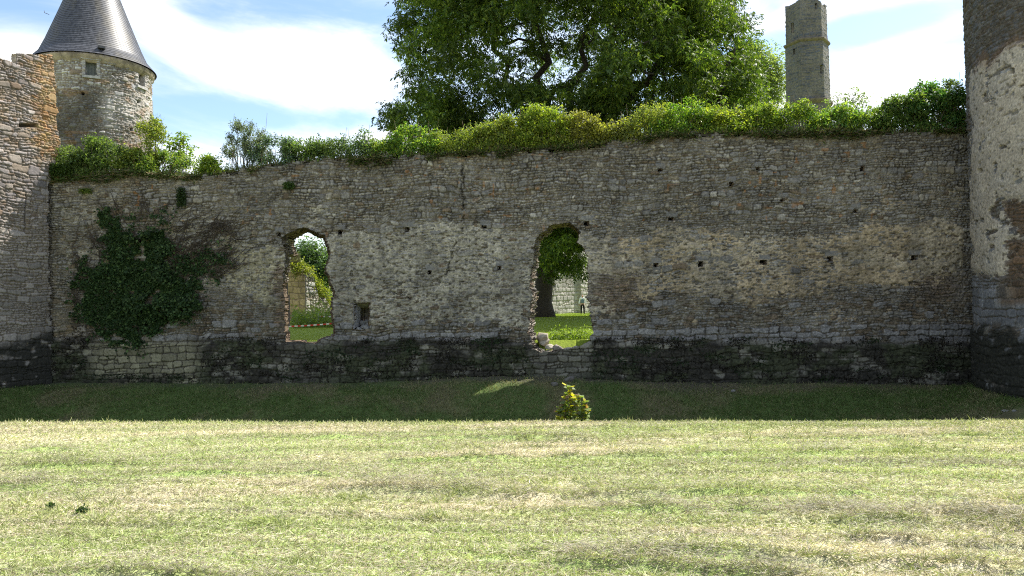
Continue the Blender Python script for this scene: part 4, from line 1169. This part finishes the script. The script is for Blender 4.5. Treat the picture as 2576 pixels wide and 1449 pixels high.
# ================================================================== IVY AND CREEPERS ON THE WALL FACE
IVY = [(x / 1.449 / 1.59, (700 + y / 1.449) / 1.59) for x, y in [(590, 205), (690, 205), (700, 275), (770, 265), (750, 345), (755, 425), (870, 440), (870, 350), (905, 230), (990, 225), (1000, 400), (1000, 530), (1080, 480), (1200, 425), (1330, 415), (1295, 500), (1235, 560), (1200, 650), (1165, 750), (1100, 850), (900, 905), (820, 960), (760, 1015), (640, 1000), (560, 940), (450, 780), (432, 700), (480, 560), (560, 520), (620, 480), (640, 400), (560, 285)]]
def wall_plants():
    r = np.random.default_rng(411)
    uL, zz = px_wall(470, 700); t = empty('ivy', tuple(wall_pt(px_wall(300, 860)[0], -.1, px_wall(300, 860)[1])))
    tag(t, 'large dark ivy climbing the left part of the shaded wall', 'ivy')
    n = 115000
    X = r.uniform(165, 620, n); Y = r.uniform(520, 900, n)
    wx = X + 70 * (fbm(X / 30, Y / 30, 412, 4) - .5); wy = Y + 70 * (fbm(X / 30, Y / 30, 413, 4) - .5)
    jit = (r.random(n) < .35)[:, None] * r.normal(size=(n, 2)) * 16; k = inpoly(wx + jit[:, 0], wy + jit[:, 1], IVY); core = inpoly(355 + (wx - 355) * 1.22, 720 + (wy - 720) * 1.22, IVY); k &= fbm(X / 26, Y / 22, 422, 3) + .1 * core > .40; k &= core | (r.random(n) < .22 + .5 * sstep(.45, .62, fbm(X / 11, Y / 10, 421, 3))); k &= (vnoise(X / 9, Y / 7, 414) > .30) | (r.random(n) < .25)
    thin = band(X, 430, 600, 20) * (1 - sstep(660, 760, Y)) * .45; k &= r.random(n) > thin
    X, Y = X[k], Y[k]; n = len(X)
    us = np.array([px_wall(x, 700) for x in (250, 620)]); 
    # vectorised pixel -> wall
    rr = RT * ((X[:, None] - CX) / F) + UP * ((CY - Y[:, None]) / F) + FWD
    kk = ((W0 - EYE) @ VW) / (rr @ VW); P = EYE + rr * kk[:, None]
    bul = .06 + .42 * sstep(.35, .7, fbm(X / 42, Y / 36, 415, 3)) * r.random(n) * band(X, 320, 560, 60) + .06 * r.random(n)
    P = P - VW * bul[:, None]
    D = np.stack([r.normal(0, .7, n), r.normal(0, .3, n) - .35, r.normal(-.5, .5, n)], -1); Nn = -VW + .55 * r.normal(size=(n, 3)) + np.array([0, 0, .45])
    L = .085 * r.uniform(.6, 1.4, n); V, Q = leaf_quads(P, D, Nn, L, L * .85, .05)
    c = np.where((r.random(n) < .32)[:, None], [.062, .10, .03], [.022, .046, .013]) * (r.uniform(.6, 1.35, n) * (.75 + .5 * fbm(X / 25, Y / 20, 416)))[:, None]
    mesh_np('foliage', V, Q, M_LEAF_DARK, t, np.repeat(c, 4, 0))
    m = MB()
    def wl(X_, Y_, o): u, z = px_wall(X_, Y_); return wall_pt(u, -o, z)
    for k in range(230):
        if k < 120:
            x0, y0 = r.uniform(420, 590), r.uniform(560, 700); dx, dy = r.uniform(18, 70), r.uniform(-60, -8)
        elif k < 200:
            x0, y0 = r.uniform(195, 320), r.uniform(600, 800); dx, dy = r.normal(-14, 20), r.uniform(-70, -10)
        else:
            x0, y0 = r.uniform(260, 420), r.uniform(530, 620); dx, dy = r.normal(0, 25), r.uniform(-70, -20)
        pp = np.array([wl(x0 + dx * s + r.normal() * 3, y0 + dy * s + r.normal() * 3, .10) for s in np.linspace(0, 1, 6)])
        m.tube(pp, np.linspace(.016, .005, 6), 4, np.array([.055, .042, .032]) * r.uniform(.6, 1.5), False)
    m.build('stems', M_BARK, t)
    # dead leaves and twigs hanging beside it
    n = 6000; X = np.r_[r.uniform(185, 320, n // 2), r.uniform(430, 600, n // 2)]; Y = np.r_[r.uniform(600, 860, n // 2), r.uniform(560, 700, n // 2)]
    k = (fbm(X / 25, Y / 30, 417, 4) + .12 * (r.random(n) - .5)) > np.where(X < 330, .50, .46); X, Y = X[k], Y[k]; n = len(X)
    rr = RT * ((X[:, None] - CX) / F) + UP * ((CY - Y[:, None]) / F) + FWD; P = EYE + rr * (((W0 - EYE) @ VW) / (rr @ VW))[:, None] - VW * .09
    V, Q = leaf_quads(P, rand_dir(n, r) + [0, 0, -.4], -VW + .6 * r.normal(size=(n, 3)), .10 * r.uniform(.5, 1.5, n), np.full(n, .028))
    mesh_np('dead_twigs', V, Q, M_GRASS, t, np.repeat(np.array([.09, .072, .055]) * r.uniform(.5, 1.4, n)[:, None], 4, 0))
    # small tufts rooted in joints
    for (X_, Y_, sx, sy, col, lab) in ((731, 468, 14, 9, (.07, .12, .03), 'small round green tuft rooted in the wall above the left opening'), (462, 496, 11, 24, (.045, .075, .025), 'narrow dull green creeper hanging in the wall joints above the ivy'), (222, 481, 16, 6, (.15, .20, .04), 'small sunlit yellow-green sprig under the wall top near the left corner'), (150, 430, 40, 16, (.06, .10, .02), 'trailing green plant hanging below the low shrub at the left corner')):
        n = int(5.0 * sx * sy); a = np.clip(r.normal(size=(n, 2)) * .5, -.9, .9); u, z = px_wall(X_, Y_)
        p0 = wall_pt(u, -.1, z); P = p0 + TW * (a[:, 0] * sx / F * 25)[:, None] * 1.0 + np.stack([0 * a[:, 0], 0 * a[:, 0], a[:, 1] * sy / F * 25], -1) - VW * (r.random(n) * .12)[:, None]
        o = foliage_obj('wall_tuft', P, None, r, col, .065, .6, .6, .35); tag(o, lab, 'plant', 'tufts growing in the wall face')
    # dark growth over the footing
    n = 42000; X = r.uniform(100, 2560, n); Y = 846 + 112 * r.random(n) ** .9
    k = (fbm(X / 55, Y / 26, 418, 4) + .05 * r.normal(size=n) > .51) & ~((X > 225) & (X < 510) & (Y < 940)) & ~((X > 1330) & (X < 1490)) & ~((X > 700) & (X < 840) & (Y < 880)) & (X < 2420)
    X, Y = X[k], Y[k]; n = len(X)
    rr = RT * ((X[:, None] - CX) / F) + UP * ((CY - Y[:, None]) / F) + FWD; P = EYE + rr * (((W0 - EYE) @ VW) / (rr @ VW))[:, None] - VW * (.11 + .07 * r.random(n))[:, None]
    V, Q = leaf_quads(P, rand_dir(n, r) + [0, 0, -.5], -VW + .7 * r.normal(size=(n, 3)) + [0, 0, .4], .07 * r.uniform(.5, 1.5, n), .05 * r.uniform(.5, 1.3, n))
    g = sstep(.5, .62, fbm(X / 70, Y / 30, 419))
    c = lerp3([.030, .025, .019], [.026, .04, .016], g) * r.uniform(.5, 1.5, n)[:, None]
    o = mesh_np('dead_creeper', V, Q, M_LEAF_DARK, None, np.repeat(c, 4, 0)); tag(o, 'dark dead creeper and moss matted over the footing of the wall', 'creeper', None, 'stuff')
wall_plants()

# ================================================================== SMALL THINGS
def sill_and_ditch():
    r = np.random.default_rng(431)
    for (X, Y, s, lab) in ((1371, 861, .30, 'pale squarish stone propped on the sill at the foot of the sunlit jamb'), (1364, 848, .42, 'big mossy rounded stone behind the pale one at the foot of the sunlit jamb'), (1383, 874, .24, 'dark rounded stone on the broken sill right of the pale squarish one'), (1402, 876, .28, 'flat brownish stone in the middle of the broken sill'), (1431, 880, .22, 'small upright stone on the broken sill, left of the white block'), (1449, 879, .26, 'whitish block on the broken sill of the right opening'), (1472, 874, .24, 'grey stone at the right end of the broken sill')):
        v = .10 if Y > 865 else .45
        u, z = px_wall(X, Y, v); c = wall_pt(u, v, z)
        o = rock('rubble_stone', c, s, (1.2, .9, .8), r, (.34, .30, .24) if 'pale' in lab or 'whit' in lab else (.22, .19, .16)); tag(o, lab, 'stone', 'loose stones on the sill of the right opening')
    # crumbs of masonry bedding them
    for k in range(1):
        n = 60; m = MB()
    for (X, Y, d, h, w, lab) in ((1432, 972, 15.0, 2.1, .40, 'young maple sapling with yellow and reddish tips standing in the ditch'),):
        e = at_depth(X, Y, d); bz = float(ground_z(e[0], e[1])); b = np.array([e[0], e[1], bz])
        t = empty('sapling', tuple(b)); tag(t, lab, 'sapling')
        m = MB(); pts = []; 
        tips = [(0, 0, e[2]), (.24, .05, at_depth(1462, 994, d)[2]), (.36, 0, at_depth(1478, 1010, d)[2]), (-.24, 0, at_depth(1405, 1028, d)[2]), (-.08, .1, at_depth(1420, 996, d)[2]), (.12, -.1, at_depth(1445, 1000, d)[2]), (.42, .1, at_depth(1485, 1032, d)[2]), (-.12, -.12, at_depth(1415, 1015, d)[2])]
        for (dx, dy, tz) in tips:
            P = limb_path(b, np.array([b[0] + dx * .85, b[1] + dy, tz]), r, 9, 0, .02); m.tube(P, np.linspace(.016, .004, 9), 5, (.14, .06, .03), False)
            nl = 150; tt = .45 + .57 * r.random(nl) ** .75; tt = np.minimum(tt, 1); i = tt * 8; i0 = np.minimum(i.astype(int), 7); f = (i - i0)[:, None]
            pts.append(P[i0] * (1 - f) + P[i0 + 1] * f + r.normal(size=(nl, 3)) * np.array([.10, .10, .05]) * (1.15 - tt)[:, None] * 1.6)
        m.build('stems', M_BARK, t)
        P = np.vstack(pts); n = len(P)
        D = rand_dir(n, r) * [1, 1, .4]; Nn = np.stack([r.normal(0, .35, n), r.normal(0, .35, n), np.ones(n)], -1)
        L = .10 * r.uniform(.5, 1.3, n); V, Q = leaf_quads(P, D, Nn, L, L * .95, .04)
        hi = sstep(e[2] - 1.0, e[2], P[:, 2] + .2 * r.normal(size=n)); yel = r.random(n) < .10 + .35 * hi; red = r.random(n) < .05
        c = np.where(yel[:, None], [.50, .45, .03], [.19, .25, .08]); c = np.where(red[:, None], [.22, .12, .08], c) * r.uniform(.7, 1.3, n)[:, None]
        mesh_np('foliage', V, Q, M_LEAF, t, np.repeat(c, 4, 0))
    for (X, Y, d, s, lab) in ((1845, 969, 22.6, .15, 'pale fallen stone lying at the foot of the wall right of the sapling'), (2528, 1048, 18.6, .12, 'whitish stone on the bank below the plastered tower, the larger of two'), (2552, 1040, 18.4, .08, 'small whitish stone on the bank below the plastered tower'), (1432, 962, 23.2, .30, 'grey fallen stone at the wall foot directly under the right opening'), (1395, 972, 22.9, .20, 'brownish fallen stone on the bare earth under the right opening')):
        p = at_depth(X, Y, d); p[2] = float(ground_z(p[0], p[1])) + s * .12
        o = rock('fallen_stone', p, s, (1.3, .9, .6), r, (.22, .21, .19) if 'whit' in lab or 'pale' in lab else (.15, .135, .12)); tag(o, lab, 'stone')
    # weeds behind the sills and on the inner ruin
    def weeds(name, n, gen, L, base, alt, lab, asp=.5):
        P = gen(n); o = foliage_obj(name, P, None, r, base, L, asp, .1, .35, alt, .4); tag(o, lab, 'weeds', None, 'stuff')
    def gen_sill(n):
        u0, _ = px_wall(1385, 860, 1.3); u1, _ = px_wall(1490, 860, 1.3); u = r.uniform(u0, u1, n); v = r.uniform(.75, 1.9, n); P = wall_pt(u, v, 0 * u); P[:, 2] = ground_z(P[:, 0], P[:, 1]) + np.abs(r.normal(0, .10, n)) * (1 + .8 * vnoise(u / .3, v / .3, 432)) + .02; return P
    weeds('sill_weeds', 1500, gen_sill, .09, (.13, .20, .03), (.20, .26, .05), 'nettles and weeds in the sun behind the sill of the right opening')
    def gen_left(n):
        X = r.uniform(735, 850, n); d = r.uniform(36, 44, n); P = np.array([at_depth(x, 805, dd) for x, dd in zip(X, d)]); P[:, 2] = ground_z(P[:, 0], P[:, 1]) + np.abs(r.normal(0, .30, n)) * (.4 + 1.2 * vnoise(X / 14, d / 1.5, 433)); return P
    weeds('ruin_weeds', 5200, gen_left, .16, (.14, .20, .04), (.22, .26, .08), 'tall sunlit weeds at the foot of the inner ruin')
    def gen_top(n):
        s = r.random(n); X = np.interp(s, [0, .35, .6, 1], [728, 765, 800, 838]); Y = np.interp(s, [0, .35, .6, 1], [662, 682, 722, 790]); d = 45.2 + np.interp(s, [0, .3, 1], [.4, 0, 2.4])
        P = np.array([at_depth(x, y, dd) for x, y, dd in zip(X, Y, d)]); P += r.normal(size=(n, 3)) * [.26, .25, .24]; return P
    P = gen_top(3600); t = empty('ruin_creeper', tuple(P.mean(0))); tag(t, 'sunlit yellow-green creeper hanging over the stepped edge of the inner ruin', 'creeper')
    foliage_obj('foliage', P, t, r, (.16, .19, .03), .15, .55, .5, .35, (.24, .25, .05), .4)
    n = 130; m = MB()
    for k in range(n):
        p = at_depth(r.uniform(729, 752), 662, 45.2); m.tube([p, p + [r.normal(0, .04), 0, .25], p + [r.normal(0, .08), 0, r.uniform(.45, .75)]], [.012, .01, .006], 4, (.33, .28, .14), False)
    m.build('dry_stalks', M_GRASS, t)
    # two dark weeds left standing in the mown field
    for (X, Y, s, lab) in ((205, 1285, .04, 'dark green weed clump standing in the mown field, the larger of two'), (128, 1274, .028, 'smaller dark green weed in the mown field at the end of a hay row')):
        rr = ray(X, Y + 5); kk = (0.0 - EYE[2]) / rr[2]; p = EYE + rr * kk; n = 150
        P = p + r.normal(size=(n, 3)) * [s * .55, s * .5, s * .4]; P[:, 2] = np.abs(P[:, 2] - p[2]) + .01
        o = foliage_obj('field_weed', P, None, r, (.04, .075, .022), .026, .45, -.3, .4); tag(o, lab, 'weed')
    # red and white barrier tape on stakes
    def tape(pa, pb, n, sag, lab, posts):
        t = empty('barrier_tape', (float(pa[0]), float(pa[1]), float(ground_z(pa[0], pa[1])))); tag(t, lab, 'barrier tape')
        s = np.linspace(0, 1, n + 1); c = np.outer(1 - s, pa) + np.outer(s, pb); c[:, 2] -= sag * np.sin(s * math.pi)
        m = MB()
        for i in range(n):
            a, b = c[i], c[i + 1]; m.add([a, b, b + [0, .010, .055], a + [0, .010, .055], a + [0, .004, 0], b + [0, .004, 0], b + [0, .014, .055], a + [0, .014, .055]], [[0, 1, 2, 3], [4, 7, 6, 5], [0, 4, 5, 1], [3, 2, 6, 7]], (.55, .03, .025) if i % 2 else (.75, .74, .72))
        m.build('striped_band', M_TAPE, t)
        for p in posts:
            g = float(ground_z(p[0], p[1])); m = MB(); m.tube([[p[0], p[1] + .03, g - .1], [p[0], p[1] + .03, p[2] + .2]], [.018, .018], 6, (.5, .5, .5)); m.build('stake', M_TAPE, t)
    pa, pb = at_depth(725, 823, 31), at_depth(860, 813, 31); tape(pa, pb, 17, .02, 'nearer red and white barrier tape across the grass in the left opening', [pa, pb])
    pa, pb = at_depth(800, 797, 38), at_depth(860, 797, 38); tape(pa, pb, 9, .02, 'farther red and white barrier tape among the weeds in the left opening', [pa, pb, at_depth(812, 797, 38)])
    pa, pb = at_depth(918, 797, 29), at_depth(950, 797, 29); tape(pa, pb, 5, .0, 'short red and white barrier tape glimpsed through the small square window', [at_depth(928.5, 790, 29)])
M_TAPE = mat_stone('plastic_tape', rough=.5, bump=0.0, nscale=3)
sill_and_ditch()

# ================================================================== PERSON
def skin_obj(name, pts, edges, rad, mat, parent, root=0, sub=2):
    me = bpy.data.meshes.new(name); bm = bmesh.new(); lay = bm.verts.layers.skin.verify()
    vs = []
    for p, r_ in zip(pts, rad):
        v = bm.verts.new(p); r2 = r_ if isinstance(r_, tuple) else (r_, r_); v[lay].radius = r2; vs.append(v)
    vs[root][lay].use_root = True
    for a, b in edges: bm.edges.new((vs[a], vs[b]))
    bm.to_mesh(me); bm.free(); me.materials.append(mat)
    o = bpy.data.objects.new(name, me); COL.objects.link(o); o.parent = parent
    s = o.modifiers.new('Skin', 'SKIN'); s.use_smooth_shade = True
    u = o.modifiers.new('Subdivision', 'SUBSURF'); u.levels = sub; u.render_levels = sub
    return o

def build_person():
    p = at_depth(1466, 793, 66.0); p[2] = float(ground_z(p[0], p[1]))
    t = empty('person', tuple(p), math.atan2(p[0], p[1]) * -1.0)
    tag(t, 'person in white shirt, grey-blue vest and black trousers standing beyond the right opening', 'person')
    skin = mat_flat('skin', (.42, .25, .18), .6, .3, 40, .05); white = mat_flat('white_cotton', (.78, .78, .8), .8, .2, 60, .04)
    blue = mat_flat('grey_blue_cloth', (.14, .19, .26), .85, .2, 60, .08); black = mat_flat('black_cloth', (.012, .012, .014), .85, .2, 60, .1)
    hairm = mat_flat('brown_hair', (.10, .055, .03), .7, .3, 60, .2); eye = mat_flat('dark_eye', (.02, .015, .01), .3, .5)
    sh = .19
    P = [(0, 0, .93), (0, .01, 1.12), (0, 0, 1.30), (0, .01, 1.42), (0, 0, 1.49), (0, -.015, 1.56), (0, -.02, 1.64), (0, -.01, 1.71)]
    E_ = [(i, i + 1) for i in range(7)]; Rd = [(.15, .11), (.135, .10), (.155, .105), (.10, .075), .055, .066, (.078, .092), .05]
    def limb(a, pts, rads):
        prev = a
        for q, r_ in zip(pts, rads):
            P.append(q); Rd.append(r_); E_.append((prev, len(P) - 1)); prev = len(P) - 1
        return prev
    arms = {}
    for s in (-1, 1):
        el = (s * (sh + .09), .02, 1.13); wr = (s * (sh + .12), -.06, .90)
        w = limb(3, [(s * sh, .01, 1.40), el, wr, (s * (sh + .125), -.08, .83)], [.055, .042, .028, (.022, .035)])
        for k in range(4):
            x = s * (sh + .115 + .0); y = -.055 - .02 * k; ln = (.07, .08, .075, .06)[k]
            limb(w, [(x, y, .79), (x - s * .012, y - .004, .79 - ln * .5), (x - s * .03, y - .008, .79 - ln)], [.0095, .0085, .007])
        limb(w, [(x - s * .02, -.115, .83), (x - s * .03, -.125, .79)], [.011, .009])
        limb(0, [(s * .10, 0, .88), (s * .12, -.01, .50), (s * .13, .015, .10), (s * .14, -.11, .04)], [.098, .062, .042, (.04, .035)])
    # nose and ears keep the head from being a ball
    limb(6, [(0, -.115, 1.635)], [.018]); limb(6, [(.085, 0, 1.635)], [.016]); limb(6, [(-.085, 0, 1.635)], [.016])
    skin_obj('body', P, E_, Rd, skin, t)
    def cloth(name, pts, edges, rad, mat): return skin_obj(name, pts, edges, rad, mat, t)
    pts = [(0, 0, 1.02), (0, .01, 1.15), (0, 0, 1.32), (0, .01, 1.44)]; ed = [(0, 1), (1, 2), (2, 3)]; rd = [(.155, .12), (.15, .115), (.165, .118), (.105, .085)]
    for s in (-1, 1):
        b = len(pts); pts += [(s * sh, .01, 1.405), (s * (sh + .09), .02, 1.13), (s * (sh + .118), -.055, .92)]; rd += [.068, .056, .044]; ed += [(3, b), (b, b + 1), (b + 1, b + 2)]
    cloth('shirt', pts, ed, rd, white)
    cloth('vest', [(0, 0, .94), (0, .005, 1.1), (0, -.005, 1.3), (0, -.0, 1.40)], [(0, 1), (1, 2), (2, 3)], [(.185, .14), (.175, .135), (.172, .135), (.10, .11)], blue)
    pts = [(0, 0, .97), (0, 0, .90)]; ed = [(0, 1)]; rd = [(.158, .12), (.155, .12)]
    for s in (-1, 1):
        b = len(pts); pts += [(s * .10, 0, .84), (s * .12, -.01, .50), (s * .13, .012, .06)]; rd += [.108, .08, .068]; ed += [(1, b), (b, b + 1), (b + 1, b + 2)]
    cloth('trousers', pts, ed, rd, black)
    for s in (-1, 1):
        cloth('shoe', [(s * .13, .03, .045), (s * .138, -.06, .045), (s * .145, -.15, .035)], [(0, 1), (1, 2)], [.05, .05, .036], black)
    cloth('hair', [(0, .03, 1.66), (0, .0, 1.715), (0, -.04, 1.72)], [(0, 1), (1, 2)], [(.085, .07), (.088, .06), (.075, .035)], hairm)
    for s in (-1, 1): cloth('eye', [(s * .03, -.098, 1.652), (s * .033, -.104, 1.652)], [(0, 1)], [.009, .008], eye)
build_person()

# ================================================================== GRASS AND HAY
def ribbons(name, P, D, L, Wd, c, label, r, flat=.0, cat='grass'):
    n = len(P); up = np.stack([r.normal(0, .5, n), r.normal(0, .5, n), np.ones(n) * (1 if flat else .25)], -1)
    V, Q = leaf_quads(P, D, up, L, Wd, .05)
    o = mesh_np(name, V, Q, M_GRASS, None, np.repeat(c, 4, 0)); return tag(o, label, cat, None, 'stuff')

def field_grass():
    r = np.random.default_rng(511)
    def pts(n, y0, y1, pw=1.0):
        y = y0 + (y1 - y0) * r.random(n) ** pw; x = (r.random(n) * 2 - 1) * (.76 * y + 2.2); y = y - .1 * np.clip(x, -9, 9) * sstep(8, 10.7, y); return x, y
    # upright stubble and blades
    n = 470000; x, y = pts(n, 3.6, 10.75, 1.15)
    g = green_mask(x, y); hm = hay_mask(x, y)
    tuft = sstep(.74, .86, vnoise(x / .16, y / .16, 508)) * sstep(.4, .6, vnoise(x / 1.3, y / .7, 509)); isg = r.random(n) < .15 + .50 * g + .5 * tuft + .22 * (1 - sstep(-3.6, -1.5, x)) * (1 - sstep(4.8, 6.6, y))
    z = ground_z(x, y)
    D = np.stack([r.normal(0, .7, n), r.normal(0, .7, n), r.uniform(.1, .55, n)], -1)
    L = np.where(isg, r.uniform(.03, .075, n), r.uniform(.025, .06, n)) * (1 + .5 * sstep(10.2, 10.6, y) * r.random(n) + 1.0 * tuft)
    c = np.where(isg[:, None], lerp3([.36, .43, .13], [.60, .61, .35], r.random(n)), lerp3([.50, .44, .29], [.80, .74, .58], r.random(n))) * (r.uniform(.5, 1.25, n) * swath_tone(x, y))[:, None]
    ribbons('mown_grass', np.stack([x, y, z - .004], -1), D, L, np.full(n, .0045) + .0004 * y, c, 'short mown grass covering the sunlit field', r)
    # cut hay lying in loose rows
    n = 650000; x, y = pts(n, 3.6, 10.45, 1.1); hm = hay_mask(x, y); g = green_mask(x, y)
    k = r.random(n) < .26 + .9 * hm - .14 * g; x, y, hm, g = x[k], y[k], hm[k], g[k]; n = len(x)
    z = ground_z(x, y) + .004 + r.random(n) * (.016 + .085 * hm)
    th = r.normal(0, .8, n) + math.pi * (r.random(n) < .5); D = np.stack([np.cos(th), np.sin(th), r.normal(0, .16 + .28 * hm, n)], -1)
    gr = r.random(n); pal = np.where((gr < .55)[:, None], [.78, .71, .56], np.where((gr < .78)[:, None], [.66, .58, .43], np.where((gr < .92)[:, None], [.50, .49, .33], [.48, .34, .24])))
    c = pal * (r.uniform(.45, 1.25, n) * swath_tone(x, y))[:, None] * (1 - .42 * hm)[:, None]
    ribbons('cut_hay', np.stack([x, y, z], -1), D, r.uniform(.03, .105, n), r.uniform(.0022, .0048, n), c, 'loose cut hay drying in uneven rows on the field', r, 1, 'hay')
    n = 5200; x = r.uniform(-9, 9, n); k = vnoise(x / .35, 0 * x, 512) * .6 + .4 * vnoise(x / 2.2, 0 * x, 513) > .52; x = x[k]; n = len(x)
    y = 10.45 - .1 * x + r.uniform(-.05, .5, n); cl = vnoise(x / .5, 0 * x, 514)
    c = lerp3([.34, .42, .13], [.72, .66, .46], r.random(n)) * r.uniform(.6, 1.1, n)[:, None]
    ribbons('lip_grass', np.stack([x, y, ground_z(x, y) - .01], -1), np.stack([r.normal(0, .5, n), r.normal(-.1, .4, n), np.ones(n)], -1), r.uniform(.03, .085, n) * (.5 + cl), np.full(n, .006), c, 'longer uncut grass along the lip of the ditch', r)
    # ditch bank
    n = 190000; y = r.uniform(18.5, 24.9, n); x = (r.random(n) * 2 - 1) * (.74 * y); v = x * VW[0] + (y - 24) * VW[1]
    k = (v < -.15) & (r.random(n) < 1 - .75 * sstep(-1.2, -.2, v)); x, y, v = x[k], y[k], v[k]; n = len(x)
    D = np.stack([r.normal(0, .6, n), r.normal(-.2, .6, n), r.uniform(.3, 1.0, n)], -1); dn = sstep(.42, .66, fbm(x / 1.5, y / 1.2, 62, 4))
    br = r.random(n) < .18 + .35 * dn + .4 * np.exp(-((x + .3) / 2.2) ** 2) * (v > -2.2)  # extra pale dry blades where the sun patch falls, brightening it by colour
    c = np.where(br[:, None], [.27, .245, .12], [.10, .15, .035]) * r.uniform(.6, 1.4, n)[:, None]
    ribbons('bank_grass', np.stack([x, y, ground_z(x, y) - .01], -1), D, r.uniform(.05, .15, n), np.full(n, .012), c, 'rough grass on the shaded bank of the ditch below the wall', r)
    # courtyard lawn
    n = 60000; y = 25 + 50 * r.random(n) ** 1.5; x = np.where(r.random(n) < .5, r.uniform(.02, .13, n), r.uniform(-.33, -.18, n)) * y; v = x * VW[0] + (y - 24) * VW[1]
    k = v > 1.1; x, y = x[k], y[k]; n = len(x)
    D = np.stack([r.normal(0, .5, n), r.normal(0, .5, n), r.uniform(.5, 1.0, n)], -1)
    c = lerp3([.18, .26, .02], [.26, .32, .035], r.random(n)) * r.uniform(.8, 1.2, n)[:, None]
    ribbons('lawn_grass', np.stack([x, y, ground_z(x, y) - .01], -1), D, r.uniform(.02, .05, n), np.full(n, .012) + .0006 * y, c, 'smooth green lawn of the courtyard behind the wall', r)
field_grass()
for o in scene.objects:
    if o.name.startswith('wall_tuft') and False: pass
